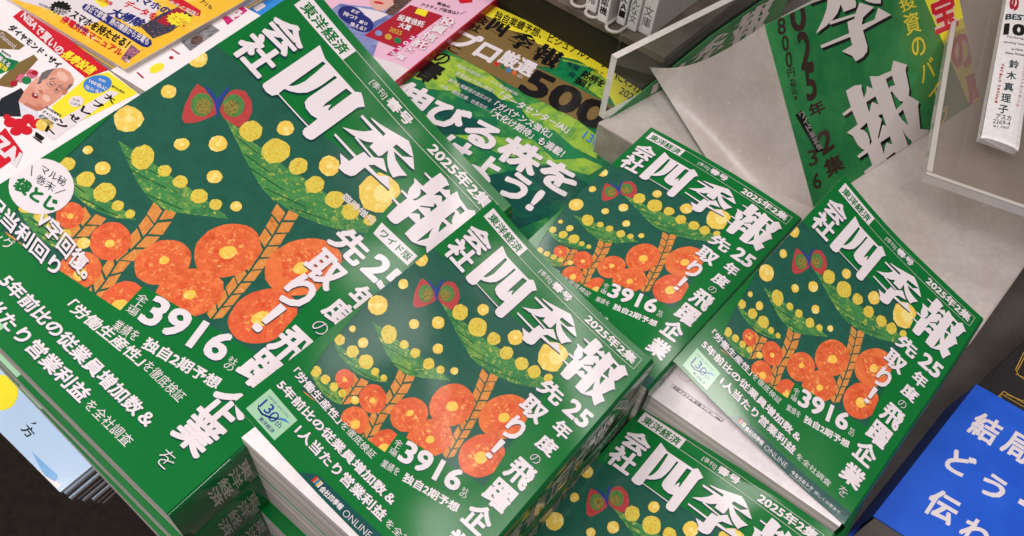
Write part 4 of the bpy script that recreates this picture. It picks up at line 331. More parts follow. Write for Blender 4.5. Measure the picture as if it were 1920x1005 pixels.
'ZAI':[[["p","brown",[[15.09,33.9],[21.41,31.67],[49.45,30.6],[51.6,36.93],[39.85,47.15],[16.26,43.82]]],["p","brown",[[65.65,31.71],[73.82,32.6],[94.02,65.64],[80.27,74.05],[67.47,47.51]]],["p","mgreen",[[43.87,49.3],[54.59,49.6],[66.03,44.89],[72.16,52.8],[71.14,63.9],[53.78,61.8]]],["p","yellow",[[127.52,1.3],[167.1,0.01],[165.57,60.42],[135.44,56.97],[126.81,31.83],[121.05,16.1]]]],[["p","red",[[-1.78,0.63],[3.91,-2.61],[125.37,-0.55],[121.43,18.71],[5.05,17.07]]],["p","suit",[[99.97,78.47],[98.51,61.02],[126.52,65.16],[135.75,72.99],[116.06,93.02]]],["p","skinm",[[112.67,71.03],[103.82,61.29],[96.82,51.11],[93.86,40.3],[93.35,30.74],[97.3,24.6],[106.32,23.34],[116.42,25.89],[122.65,30.28],[126.43,39.93],[130.66,46.98],[133.14,55.63],[133.88,64.05],[130.09,71.55],[121.06,73.49]]],["p","white",[[148.64,13.21],[156.72,10.69],[171.92,76.36],[144.73,78.03],[155.69,73.9]]]],[["p","hairg",[[92.33,39.89],[91.78,35.42],[93.88,29.17],[97.87,36.14],[101.71,41.12],[100.66,44.19],[104.08,47.51],[103.32,50.25]]],["p","hairg",[[119.74,31.33],[122.65,30.28],[127,39.35],[127.66,42.49]]],["p","skinm2",[[116.86,67.66],[126.18,64.97],[132.89,59.94],[134.11,64.18],[130.09,71.55],[120.73,72]]],["e","skinl",[107.46,30.59,7.59,0.05,2.16,3.55]],["e","skinl",[123.92,53.9,5.19,-0.03,1.61,2.65]],["e","skinm2",[126.31,39.67,2.28,-0.15,2.18,3.07]],["p","hairg",[[104.75,40.26],[106.78,36.17],[105.61,35.59],[103.58,39.68]]],["p","hairg",[[116.56,39.81],[118.23,36.92],[117.1,36.27],[115.44,39.16]]],["p","hairg",[[107.7,44.43],[107.83,39.19],[107.33,39.18],[107.2,44.42]]],["p","hairg",[[107.56,39.43],[113.39,40.07],[113.44,39.57],[107.61,38.94]]],["p","hairg",[[113.17,39.81],[112.89,45.14],[113.39,45.17],[113.67,39.83]]],["p","hairg",[[113.17,44.91],[107.48,44.18],[107.42,44.67],[113.11,45.4]]],["p","hairg",[[118.28,43.97],[118.23,38.99],[117.73,39],[117.78,43.98]]],["p","hairg",[[117.95,39.25],[123.01,39.83],[123.07,39.33],[118.01,38.75]]],["p","hairg",[[122.79,39.6],[123.19,45.32],[123.69,45.29],[123.29,39.56]]],["p","hairg",[[123.5,45.06],[118.09,43.73],[117.97,44.22],[123.38,45.55]]],["p","hairg",[[120.94,39.18],[125.63,37.62],[125.47,37.14],[120.78,38.7]]],["p","hairg",[[109.89,58.34],[110.29,56.59],[109.6,56.44],[109.21,58.18]]],["e","suit",[110.32,42.43,1.62,-0.11,0.47,0.64]],["e","suit",[119.98,42.73,1.61,-0.11,0.46,0.63]],["e","lip",[114.8,58.54,3.87,-0.3,1.43,1.93]],["e","skinm2",[113.66,52.7,3.11,-0.02,0.94,1.52]],["p","shirt",[[112.94,70.75],[120.95,69.94],[134.51,67.05],[143.02,74.48],[130.26,78.57]]],["e","rose",[87.46,54.9,2.83,-2.94,4.94,2.73]],["e","rose",[88.15,46.23,3.14,-3.26,5.47,3.07]],["e","mgreen",[92.76,53.35,2.55,-2.64,4.42,2.46]],["e","crim",[88.61,43.75,1.71,-1.78,2.99,1.69]],["e","crim",[89.69,62.39,1.97,-2.04,3.43,1.88]],["e","sky",[135.26,16.28,5.49,-9.39,10.57,5.45]],["e","red",[131.22,87.6,3.48,-3.54,5.38,2.93]],["e","red",[137.66,84,3.92,-3.98,6.01,3.31]],["e","red",[136.59,76.22,3.34,-3.39,5.12,2.86]],["e","red",[145.89,75.66,2.98,-3.02,4.51,2.55]],["e","red",[143.29,89.95,3.03,-3.06,4.61,2.53]],["e","red",[147.82,83.93,3.04,-3.08,4.6,2.57]],["e","red",[143.53,72.14,1.58,-1.61,2.41,1.37]],["e","red",[123.68,86.36,1.92,-1.96,3.01,1.63]],["p","red",[[137.79,101.24],[134.13,93.42],[168.54,98.27],[171.88,113.8],[173.36,120.22]]]],[["e","white",[114.31,57.73,1.6,-0.12,0.46,0.62]],["e","petal",[151.29,71.38,4.39,-4.45,6.59,3.78]],["e","white",[143.15,39.8,2.79,-4.69,6.29,3.13]],["t","ydark","先着",[[137.41,39.11],[143.68,36.45],[139.74,41.42]],0.02,0,None],["t","ydark","応募券",[[140.33,42.69],[148.55,38.94],[142.76,44.87]],0.02,0,None],["t","white","増える",[[47.85,51.44],[64.61,50.49],[51.4,56.05]],0.04,0,None],["t","yellow","配当",[[57.03,56.35],[68.04,55.07],[60.79,60.6]],0.05,0,None],["t","ink","徹底研究",[[42.34,46.66],[55.49,45.52],[44.44,48.7]],0.02,0,None],["t","ink","私の投資術を",[[132.06,58.58],[150.64,56.03],[133.76,60.89]],0.02,0,None],["t","ink","すべて公開",[[135.54,62],[152.89,60.55],[136.11,65.41]],0.02,0,None],["t","ink","株主優待大図鑑",[[138.98,65.38],[155.12,65.03],[138.44,69.89]],0.02,0,None],["t","ink","創刊25周年",[[143.93,8.3],[159.02,6.39],[145.94,10.54]],0.02,0,None],["t","black","大",[[149.24,16.46],[161.01,15.83],[153.87,22.21]],0.06,0,None],["t","black","プ",[[150.01,27.5],[161.67,26.82],[154.59,33.13]],0.06,0,None],["t","black","レ",[[150.76,38.35],[162.31,37.61],[155.3,43.84]],0.06,0,None],["t","black","ゼ",[[151.5,49],[162.93,48.2],[155.99,54.37]],0.06,0,None],["t","black","ン",[[152.22,59.45],[163.55,58.6],[156.67,64.7]],0.06,0,None],["t","black","ト",[[152.93,69.71],[164.16,68.81],[157.33,74.84]],0.06,0,None],["t","black","！",[[153.63,79.79],[164.75,78.84],[157.99,84.81]],0.06,0,None],["t","white","NISAで買いの",[[4.83,4.32],[77.29,9.91],[9.65,13.32]],0.05,0,None],["t","yellow","長寿投信",[[79.05,8.06],[118.59,4.46],[81.57,18.2]],0.06,0,None],["t","black","ダイヤモンド・ザイ",[[14.38,22.16],[92.26,21.63],[18.5,29.15]],0.05,0,None],["t","white","Diamond",[[19.77,34.53],[44.41,34.84],[23.58,39.37]],0,0,None],["t","white","合計",[[128.95,10.91],[136.6,8.97],[131.37,13.38]],0.03,0,None],["t","white","100名に",[[125.23,16.76],[145.15,12.92],[128.58,20.23]],0.04,0,None],["t","white","当たる！",[[129.53,23.18],[145.21,18.68],[133.11,26.3]],0.03,0,None],["t","white","ZAi",[[138.98,99.39],[169.56,98.66],[149.38,110.69]],0.08,0,None]]],
'SKY':[[["e","yellow",[-23.75,-15.45,7.61,-6.3,11.37,6.95]],["t","black","方",[[7.16,-13.74],[16.53,-13.1],[7.47,-8.22]],0.03,0,None],["p","black",[[8.6,-14.28],[10.39,-17.04],[11.38,-15.91]]],["p","white",[[22.66,1.78],[27.04,1.24],[38.58,-0.34],[56.95,-3.47],[57.15,3.28],[27.97,2.3]]]],[["p","sky2",[[25.68,-4.35],[50.24,-5.06],[52.14,-1.91],[44.42,-0.34]]]]],
'BOOKBLUE':[[["t","white","結",[[7.89,19.26],[24.91,19.5],[4.69,41.93]],0.045,0,None],["t","white","局",[[29.42,19.53],[45.99,19.77],[25.81,41.9]],0.045,0,None],["t","white","ど",[[2.29,57.72],[17.18,57.57],[-0.39,76.79]],0.045,0,None],["t","white","う",[[24.56,60.72],[38.48,60.56],[21.62,78.76]],0.045,0,None],["t","white","伝",[[0.38,92.84],[17.8,92.29],[-2.71,114.32]],0.045,0,None],["t","white","わ",[[22.98,97.9],[37.85,97.37],[19.88,116.42]],0.045,0,None],["t","white","る",[[43.37,97.54],[56.89,97.06],[40.15,114.63]],0.045,0,None],["p","white",[[45.81,66.81],[57.43,66.54],[56.72,70.74],[45.15,71.04]]]]],
'NOTE':[[["p","gold",[[30.95,9.51],[50.43,5.28],[50.32,4.74],[30.83,8.97]]],["p","gold",[[31.36,10.73],[51.31,6.85],[51.2,6.31],[31.25,10.19]]],["p","gold",[[30.67,9.08],[28.02,12.75],[28.46,13.07],[31.11,9.4]]],["p","gold",[[27.97,12.9],[27.88,17.4],[28.43,17.41],[28.52,12.91]]],["p","gold",[[27,11.41],[29.35,16.71],[29.85,16.49],[27.51,11.19]]],["p","gold",[[-0.96,14.15],[6.49,14.11],[6.49,13.56],[-0.96,13.6]]],["p","gold",[[6.22,13.9],[9.57,27.69],[10.1,27.56],[6.76,13.77]]],["p","gold",[[2.76,13.76],[6.82,29.23],[7.35,29.09],[3.29,13.63]]],["p","gold",[[5.28,15.94],[10.97,26.99],[11.46,26.73],[5.77,15.69]]],["p","gold",[[0,13.91],[0.3,15.87],[0.84,15.79],[0.55,13.83]]]]],
'SPINE':[[["t","crim","の",[[1.78,-209.78],[8.66,-212.73],[3.19,-182.75]],0.1,0,None],["t","ink","BEST",[[1.39,-176.59],[18.54,-183.21],[1.44,-166.87]],0.05,0,None],["t","black","100",[[1.6,-160.57],[26.18,-170.64],[2.05,-142.08]],0.08,0,None],["t","black","The Eye-opening",[[4.35,-141.31],[23.16,-147.66],[4.3,-137.45]],0.02,0,None],["t","black","Working Techniques",[[2.92,-131.99],[24.43,-139.44],[2.87,-128.2]],0.02,0,None],["t","black","to Never",[[9.38,-125.04],[18.57,-128.88],[9.28,-121.73]],0.02,0,None],["t","black","Make Mistakes",[[5.68,-116.73],[21.89,-122.99],[5.6,-113.47]],0.02,0,None],["t","ink","鈴",[[9.36,-107.28],[16.35,-109.85],[9.66,-95.03]],0.03,0,None],["t","ink","木",[[8.78,-90.29],[15.65,-92.81],[9.07,-78.43]],0.03,0,None],["t","ink","真",[[8.21,-73.83],[14.97,-76.32],[8.51,-62.35]],0.03,0,None],["t","ink","理",[[7.66,-57.88],[14.32,-60.34],[7.96,-46.76]],0.03,0,None],["t","ink","子",[[7.13,-42.43],[13.69,-44.85],[7.43,-31.64]],0.03,0,None],["t","crim","M",[[5.77,-98.82],[6.38,-95.84],[3.97,-97.36]],0.02,0,None],["t","crim","a",[[5.73,-94.15],[6.34,-91.2],[3.93,-92.7]],0.02,0,None],["t","crim","r",[[5.69,-89.53],[6.3,-86.6],[3.9,-88.09]],0.02,0,None],["t","crim","i",[[5.65,-84.94],[6.26,-82.04],[3.87,-83.51]],0.02,0,None],["t","crim","k",[[5.61,-80.4],[6.21,-77.53],[3.84,-78.98]],0.02,0,None],["t","crim","o",[[5.57,-75.89],[6.17,-73.05],[3.81,-74.48]],0.02,0,None],["t","crim","S",[[5.78,-68.65],[6.38,-65.85],[4.03,-67.25]],0.02,0,None],["t","crim","e",[[5.74,-64.25],[6.34,-61.47],[4,-62.86]],0.02,0,None],["t","crim","n",[[5.7,-59.89],[6.29,-57.13],[3.97,-58.51]],0.02,0,None],["t","crim","u",[[5.67,-55.56],[6.25,-52.83],[3.94,-54.19]],0.02,0,None],["t","crim","k",[[5.63,-51.27],[6.21,-48.57],[3.91,-49.91]],0.02,0,None],["t","crim","i",[[5.59,-47.02],[6.17,-44.34],[3.88,-45.67]],0.02,0,None],["t","crim","ビ",[[20.24,-117.57],[22.63,-118.41],[20.32,-112.44]],0.01,0,None],["t","crim","ジ",[[20.12,-110.6],[22.49,-111.44],[20.19,-105.55]],0.01,0,None],["t","crim","ネ",[[20,-103.73],[22.36,-104.57],[20.07,-98.74]],0.01,0,None],["t","crim","ス",[[19.88,-96.95],[22.22,-97.78],[19.95,-92.03]],0.01,0,None],["t","crim","コ",[[19.76,-90.26],[22.09,-91.08],[19.84,-85.39]],0.01,0,None],["t","crim","ン",[[19.65,-83.65],[21.96,-84.47],[19.72,-78.85]],0.01,0,None],["t","crim","サ",[[19.53,-77.12],[21.83,-77.94],[19.61,-72.39]],0.01,0,None],["t","crim","ル",[[19.42,-70.68],[21.7,-71.49],[19.49,-66]],0.01,0,None],["t","crim","タ",[[19.31,-64.32],[21.58,-65.13],[19.38,-59.7]],0.01,0,None],["t","crim","ン",[[19.2,-58.04],[21.45,-58.84],[19.27,-53.48]],0.01,0,None],["t","crim","ト",[[19.09,-51.84],[21.33,-52.63],[19.16,-47.34]],0.01,0,None],["t","ink","アスカ",[[6.39,-30.42],[16.72,-33.62],[6.23,-23.78]],0.02,0,None],["t","ink","2269-4",[[5.19,-22.6],[16.67,-26.02],[5,-17.42]],0,0,None],["t","ink","¥1,760",[[5.56,-15.53],[15.96,-19.51],[5.51,-12.06]],0,0,None]]],
'POP':[[["p","yellow",[[186.38,30.91],[250.91,49.7],[274.05,150.99],[244.54,149.1],[219.51,137.74]]]],[["m","black","KI",[[48.93,-18.37],[139.92,-14.62],[52.84,56.5]]],["m","black","HO",[[53.15,76.11],[146.6,69.38],[68.9,165.66]]],["t","dbrown","2",[[33.52,-28.71],[52.28,-24.44],[32.36,-11.36]],0.04,0,None],["t","dbrown","0",[[30.34,-8.69],[47.18,-4.65],[24.68,12.78]],0.04,0,None],["t","dbrown","2",[[29.88,14.26],[43.7,17.18],[24.91,41.74]],0.04,0,None],["t","dbrown","5",[[27.53,41.08],[39.78,42.79],[22.54,65.13]],0.04,0,None],["t","dbrown","年",[[20.84,67.59],[39.11,68.21],[22.69,78.38]],0.04,0,None],["t","dbrown","2",[[22.78,91.13],[38.89,90.13],[23.55,109.06]],0.04,0,None],["t","dbrown","集",[[21.22,112.44],[43.41,113],[23.42,127.06]],0.04,0,None],["t","dbrown","1",[[12.61,-5.56],[18.78,-4.64],[12.2,-0.94]],0.02,0,None],["t","dbrown","8",[[14.08,-0.85],[22.64,0.83],[10.67,10.54]],0.02,0,None],["t","dbrown","0",[[13.7,11.94],[20.85,13.25],[11.13,22.74]],0.02,0,None],["t","dbrown","0",[[13.14,23.87],[20.07,25.17],[10.38,35.2]],0.02,0,None],["t","dbrown","円",[[10.24,35.96],[18.01,37.14],[9.86,41.76]],0.02,0,None],["t","dbrown","(",[[10.11,43.17],[17.06,44.6],[10.33,45.24]],0.02,0,None],["t","dbrown","税",[[9.81,45.62],[16.11,46.84],[9.73,49.58]],0.02,0,None],["t","dbrown","込",[[9.45,49.89],[15.75,51.13],[9.01,54.74]],0.02,0,None],["t","dbrown",")",[[9.09,56.13],[14.08,56.93],[8.7,59.01]],0.02,0,None],["t","dbrown","3",[[8.9,98.63],[19.12,100.62],[7.29,110.59]],0.02,0,None],["t","dbrown","6",[[7.38,116.83],[16.29,118.42],[5.76,128.96]],0.02,0,None],["p","black",[[6.83,69.39],[14.63,68.66],[26.78,105.42],[18.74,104.09]]],["t","ylw2","投",[[153.03,26.88],[173.9,28.24],[155.36,38.06]],0.02,0,None],["t","ylw2","資",[[154.71,39.78],[175.42,42.22],[154.79,57.2]],0.02,0,None],["t","ylw2","の",[[157.53,61.01],[176.22,63.06],[157.54,76.77]],0.02,0,None],["t","ylw2","バ",[[161.93,83.23],[182.68,83.17],[160.88,99.97]],0.02,0,None],["t","ylw2","イ",[[165.67,105.73],[183.23,105.79],[166.3,118.27]],0.02,0,None],["t","ylw2","ブ",[[168.61,126.37],[189.26,128.77],[170.5,140.68]],0.02,0,None],["t","ylw2","ル",[[171.96,146.52],[192.87,149.24],[173.88,161.13]],0.02,0,None],["t","pinkw","宝",[[193.71,38.91],[228.24,41.1],[193.31,68.52]],0.12,0,None],["t","pinkw","の",[[208.27,76.34],[240.33,79.36],[208.37,106.25]],0.12,0,None],["t","pinkw","庫",[[219.25,112.1],[256.1,116.22],[220.51,140.26]],0.12,0,None]],[["m","white2","KI",[[47.42,-20.68],[138.08,-17.09],[51.27,53.93]]],["m","white2","HO",[[51.56,73.47],[144.68,66.59],[67.19,162.66]]],["t","red","宝",[[193.71,38.91],[228.24,41.1],[193.31,68.52]],0.05,0,None],["t","red","の",[[208.27,76.34],[240.33,79.36],[208.37,106.25]],0.05,0,None],["t","red","庫",[[219.25,112.1],[256.1,116.22],[220.51,140.26]],0.05,0,None],["t","white2","ワイド版定価",[[10.26,69.31],[15.67,69.5],[20.45,103.36]],0.02,1,None]]],
'FLY':[[["t","black","東証プライム 証券コード：1961",[[9.73,166.27],[44.49,167.41],[9.49,168.58]],0.03,0,None],["p","black",[[8.59,166.13],[45.12,166.99],[45.12,166.74],[8.59,165.88]]],["p","black",[[44.99,166.85],[44.68,169.09],[44.93,169.13],[45.24,166.88]]],["p","black",[[44.8,168.99],[8.62,168.63],[8.62,168.88],[44.8,169.24]]],["p","black",[[8.74,168.75],[8.72,166.01],[8.47,166.01],[8.49,168.75]]],["p","brick",[[15.44,152.72],[15.92,153.94],[16.25,153.81],[15.76,152.6]]],["p","brick",[[15.91,153.89],[16.05,155.26],[16.39,155.23],[16.26,153.86]]],["p","brick",[[16.05,155.22],[15.83,156.61],[16.18,156.67],[16.39,155.27]]],["p","brick",[[15.84,156.57],[15.29,157.87],[15.61,158.01],[16.17,156.71]]],["p","brick",[[15.31,157.84],[14.48,158.93],[14.76,159.14],[15.59,158.05]]],["p","brick",[[14.51,158.9],[13.47,159.69],[13.68,159.97],[14.72,159.18]]],["p","brick",[[13.51,159.66],[12.35,160.08],[12.47,160.41],[13.63,159.99]]],["p","brick",[[12.41,160.07],[11.22,160.08],[11.23,160.43],[12.41,160.42]]],["p","brick",[[11.28,160.09],[10.19,159.69],[10.07,160.02],[11.16,160.42]]],["p","brick",[[10.24,159.72],[9.33,158.95],[9.1,159.21],[10.01,159.99]]],["p","brick",[[9.36,158.99],[8.71,157.9],[8.41,158.08],[9.06,159.17]]],["p","brick",[[8.73,157.95],[8.41,156.65],[8.07,156.73],[8.39,158.03]]],["p","brick",[[8.41,156.69],[8.44,155.29],[8.09,155.28],[8.06,156.68]]],["p","brick",[[8.43,155.33],[8.81,153.96],[8.48,153.86],[8.1,155.24]]],["p","brick",[[8.8,154],[9.5,152.77],[9.2,152.59],[8.49,153.82]]],["p","brick",[[9.47,152.8],[10.43,151.84],[10.18,151.59],[9.22,152.56]]],["p","brick",[[10.39,151.87],[11.52,151.25],[11.35,150.94],[10.22,151.56]]],["p","brick",[[11.47,151.27],[12.67,151.05],[12.61,150.71],[11.41,150.92]]],["p","brick",[[12.61,151.05],[13.77,151.26],[13.83,150.92],[12.67,150.71]]],["p","brick",[[13.71,151.24],[14.73,151.85],[14.91,151.55],[13.89,150.94]]],["p","brick",[[14.68,151.81],[15.47,152.77],[15.74,152.55],[14.95,151.59]]]]]}
# ---------------------------------------------------------------- the setting
TZ = -478
v, f = prism([(-318, 236), (-128, 122), (60, -60), (900, -60), (900, 1300), (-900, 1300), (-900, 560)], TZ-30, TZ)
tag(mesh_obj('display_table', v, f, None, ['table']), 'long dark display table under all the books and magazines', 'table')
v, f = prism([(-5000, -5000), (5000, -5000), (5000, 5000), (-5000, 5000)], -1210, -1200)
tag(mesh_obj('floor', v, f, None, ['carpet']), 'dark brown shop carpet below the table edge', 'floor', kind='structure')

# ---------------------------------------------------------------- books with bent covers
FIT = {'C': (-16.6687, 311.42, -332.7203, -.6042, -.0669, .2479, 4.7647, 2.7747, 3.8405), 'R': (209.5919, 390.2589, -349.7831, -.6091, .1448, .3152, 3.634, -1.3019, 3.3499),
       'K': (91.2992, 459.5428, -388.2228, -.6336, .084, -.0486, -2.7197, -.1844, 2.7362), 'F': (92.8787, 247.04, -428.3343, -.6159, .011, -.0721, -1.9374, 1.8828, -2.35),
       'W': (-148.0745, 423.1977, -284.3853, -.5529, .0392, .3533, 3.8087, 2.1594, 11.1852)}
def cover_fn(k):
    x, y, z, yaw, tx, ty, a, b, c = FIT[k]; w, h = (182, 257) if k == 'W' else (128, 182)
    if k == 'W':                              # the wide format is a little larger and lies a little lower
        q = 1.045; x, y, z, a, b, c, w, h = x*q, y*q, z*q, a*q, b*q, c*q, w*q, h*q
    M3 = Matrix.Rotation(yaw, 3, 'Z') @ Matrix.Rotation(ty, 3, 'Y') @ Matrix.Rotation(tx, 3, 'X'); O = Vector((x, y, z))
    def fn(u, v, hh=0):
        U = 2*u/w-1; V = 2*v/h-1
        return O + M3 @ Vector((u, -v, a*(U*U-1)+b*(V*V-1)+c*U*V+hh + .4*math.sin(u*.071+y*.1)*math.sin(v*.053+x*.1)))
    return fn, w, h, yaw
def bilinear(c4, w, h):
    TL, TR, BR, BL = [Vector(q) for q in c4]
    return lambda u, v, hh=0: (TL*(1-u/w)+TR*(u/w))*(1-v/h) + (BL*(1-u/w)+BR*(u/w))*(v/h) + Vector((0, 0, hh))
def page_block(parent, fn, w, h, t, inset=1.2, nu=8, nv=8, fly=None):
    """solid block of pages: top follows fn, sides drop straight down by t"""
    V, Fc, M = [], [], []
    us = [inset+(w-.4-inset)*i/nu for i in range(nu+1)]; vs = [.3+(h-.6)*j/nv for j in range(nv+1)]
    for lev in (0, 1):
        for q in vs:
            for p in us: V.append(fn(p, q, 0) + Vector((0, 0, -.6-lev*(t-1.0))))
    n = (nu+1)*(nv+1); ix = lambda i, j, l: l*n+j*(nu+1)+i
    for j in range(nv):
        for i in range(nu):
            Fc.append((ix(i, j, 0), ix(i, j+1, 0), ix(i+1, j+1, 0), ix(i+1, j, 0))); M.append(0)
            Fc.append((ix(i, j, 1), ix(i+1, j, 1), ix(i+1, j+1, 1), ix(i, j+1, 1))); M.append(0)
    for i in range(nu):
        Fc.append((ix(i, 0, 0), ix(i+1, 0, 0), ix(i+1, 0, 1), ix(i, 0, 1))); Fc.append((ix(i+1, nv, 0), ix(i, nv, 0), ix(i, nv, 1), ix(i+1, nv, 1))); M += [1, 1]
    for j in range(nv):
        Fc.append((ix(0, j+1, 0), ix(0, j, 0), ix(0, j, 1), ix(0, j+1, 1))); Fc.append((ix(nu, j, 0), ix(nu, j+1, 0), ix(nu, j+1, 1), ix(nu, j, 1))); M += [1, 1]
    return mesh_obj('page_block', V, Fc, M, ['flyleaf', 'page_edge'], parent)
def spine_part(parent, fn, w, h, t, bot, txts):
    """rounded glossy spine from the cover's right edge down to the back cover, with its own lettering"""
    prof = [(-.05, 0), (.7, -.25), (1.5, -.9), (2.0, -2.0), (2.1, -t*.5), (2.0, -t+1.8), (1.3, -t+.5), (0, -t)]
    V, Fc, M = [], [], []; nv = 14; outs = []
    for j in range(nv+1):
        vv = h*j/nv; P = fn(w, vv); o = (P-fn(w-4, vv)); o.z = 0; o.normalize(); zb = bot(vv); tt = P.z-zb
        for (a, d) in prof: V.append(P + o*a + Vector((0, 0, d*tt/t)))
    k = len(prof)
    for j in range(nv):
        for i in range(k-1): Fc.append((j*k+i, (j+1)*k+i, (j+1)*k+i+1, j*k+i+1)); M.append(0)
    o = mesh_obj('spine', V, Fc, M, ['spinegreen'], parent, smooth=True)
    TV, TF = [], []
    for txt, v0, v1, b in txts:
        n = len(txt)
        for i, ch in enumerate(txt):
            g, gf = glyphs(ch, b); b0 = len(TV)
            for x, y in g:
                vv = (v0+(v1-v0)*(i+.06+.88*y)/n); P = fn(w, vv); oo = (P-fn(w-4, vv)); oo.z = 0; oo.normalize(); tt = P.z-bot(vv)
                TV.append(P + oo*2.35 + Vector((0, 0, -tt*(.2+.6*x))))
            TF += [tuple(q+b0 for q in ff) for ff in gf]
    if TV: mesh_obj('spine_lettering', TV, TF, None, ['silver'], o)
    return o
def book(name, k, label, cat, key, t, block=None, grid=(18, 26), group=None, txts=()):
    fn, w, h, yaw = cover_fn(k)
    bf = bilinear(block, w, h) if block else fn
    P = bf(w*.5, h*.5); base = mm((P.x, P.y, P.z-t))
    root = thing(name, label, cat, base, yaw, group)
    s = w/128
    V, Fc, M, mats = sheet(key, 'green', (0, 0, w, h), lambda u, v, hh: fn(u, v, hh), s, grid)
    mesh_obj('cover', V, Fc, M, mats, root)
    pb = page_block(root, bf, w, h, t)
    spine_part(root, fn, w, h, t, lambda v: bf(w, v).z-t, txts)
    V, Fc, M, mats = sheet(None, 'green', (0, 0, w, h), lambda u, v, hh: bf(u, v, hh-t+.45), 1, (4, 4)); mesh_obj('back_cover', V, Fc, M, mats, root)
    return root, pb, bf
def closed_copy(src_k, name, label, key, t, c4, group=None, txts=()):
    w, h = 128, 182; bf = bilinear(c4, w, h); P = bf(w*.5, h*.5); root = thing(name, label, 'book', mm((P.x, P.y, P.z-t)), FIT[src_k][3], group)
    V, Fc, M, mats = sheet(key, 'green', (0, 0, w, h), lambda u, v, hh: bf(u, v, hh), 1, (6, 6)); mesh_obj('cover', V, Fc, M, mats, root)
    page_block(root, bf, w, h, t, 1.2, 6, 6); spine_part(root, bf, w, h, t, lambda v: bf(w, v).z-t, txts)
    V, Fc, M, mats = sheet(None, 'green', (0, 0, w, h), lambda u, v, hh: bf(u, v, hh-t+.45), 1, None); mesh_obj('back_cover', V, Fc, M, mats, root)
    return root
SP = (('会社四季報', 34, 140, .05), ('春号', 150, 168, .03), ('東洋経済', 8, 28, .02))
GS = 'copies of the small green quarterly'; GW = 'copies of the wide green quarterly'
def rect4(bl, yaw, w, h, zs):
    r = (math.cos(yaw), math.sin(yaw)); u = (-math.sin(yaw), math.cos(yaw)); B = bl
    q = [(B[0]+u[0]*h, B[1]+u[1]*h), (B[0]+u[0]*h+r[0]*w, B[1]+u[1]*h+r[1]*w), (B[0]+r[0]*w, B[1]+r[1]*w), B]
    return [(x, y, z) for (x, y), z in zip(q, zs)]
# centre stack of three
c4 = rect4((-121.8, 159.6), rad(-33.2), 127.6, 181, (-374, -374, -355, -357))
book('quarterly_book', 'C', 'small green quarterly on top of the centre stack, cover lifting off its white pages', 'book', 'SMALL', 40, c4, group=GS, txts=SP)
low = closed_copy('C', 'quarterly_book', 'second copy down in the centre stack, only its pages and spine showing', None, 39, [(x, y, z-41) for x, y, z in c4], GS, SP)
dup(low, (-5, -6, -40), rad(-1.2), 'lowest copy of the centre stack, beside the dark spines of the wide copies')
# right stack of two
c4 = rect4((91.5, 244.2), rad(-33), 127.6, 181, (-400, -392, -411, -411.5))
rb, rpb, rbf = book('quarterly_book', 'R', 'small green quarterly at the right with its cover curled up over a printed white flyleaf', 'book', 'SMALL', 33, c4, group=GS, txts=SP)
dup(low, Vector(((c4[0][0]+c4[2][0])/2, (c4[0][1]+c4[2][1])/2, -TZ*-1+0)) - Vector((low.location.x*1000, low.location.y*1000, (low.location.z-HZ)*1000)) + Vector((5, -4, 0)), rad(.6), 'copy lying underneath the curled right-hand quarterly, its dark spine beside the blue book')
# back stack of two, front copy
kb, _, _ = book('quarterly_book', 'K', 'small green quarterly at the back by the acrylic riser, partly covered by its neighbours', 'book', 'SMALL', 42, None, group=GS, txts=SP)
dup(kb, (2, 2, -43), rad(.8), 'copy hidden directly under the back quarterly beside the acrylic riser')
book('quarterly_book', 'F', 'small green quarterly at the bottom edge, below the right-hand one, half out of the picture', 'book', 'SMALL', 44, None, group=GS, txts=SP)
# wide stack of three
wb, _, _ = book('wide_quarterly_book', 'W', 'wide green quarterly with a white round badge, topmost of the left stack', 'book', 'WIDE', 35, None, (28, 38), GW, (('会社四季報', 30, 175, .05), ('春号', 185, 215, .03), ('東洋経済', 225, 250, .02)))
YW = FIT['W'][3]
def along(dv, du, dz): return (math.sin(YW)*dv+math.cos(YW)*du, -math.cos(YW)*dv+math.sin(YW)*du, dz)
dup(wb, along(2.5, 0, -36.5), rad(-.3), 'second wide green quarterly, its lower strip sticking out under the top copy')
dup(wb, along(3.5, 0, -73), rad(-1.2), 'lowest wide green quarterly of the left stack, only a thin green edge showing')
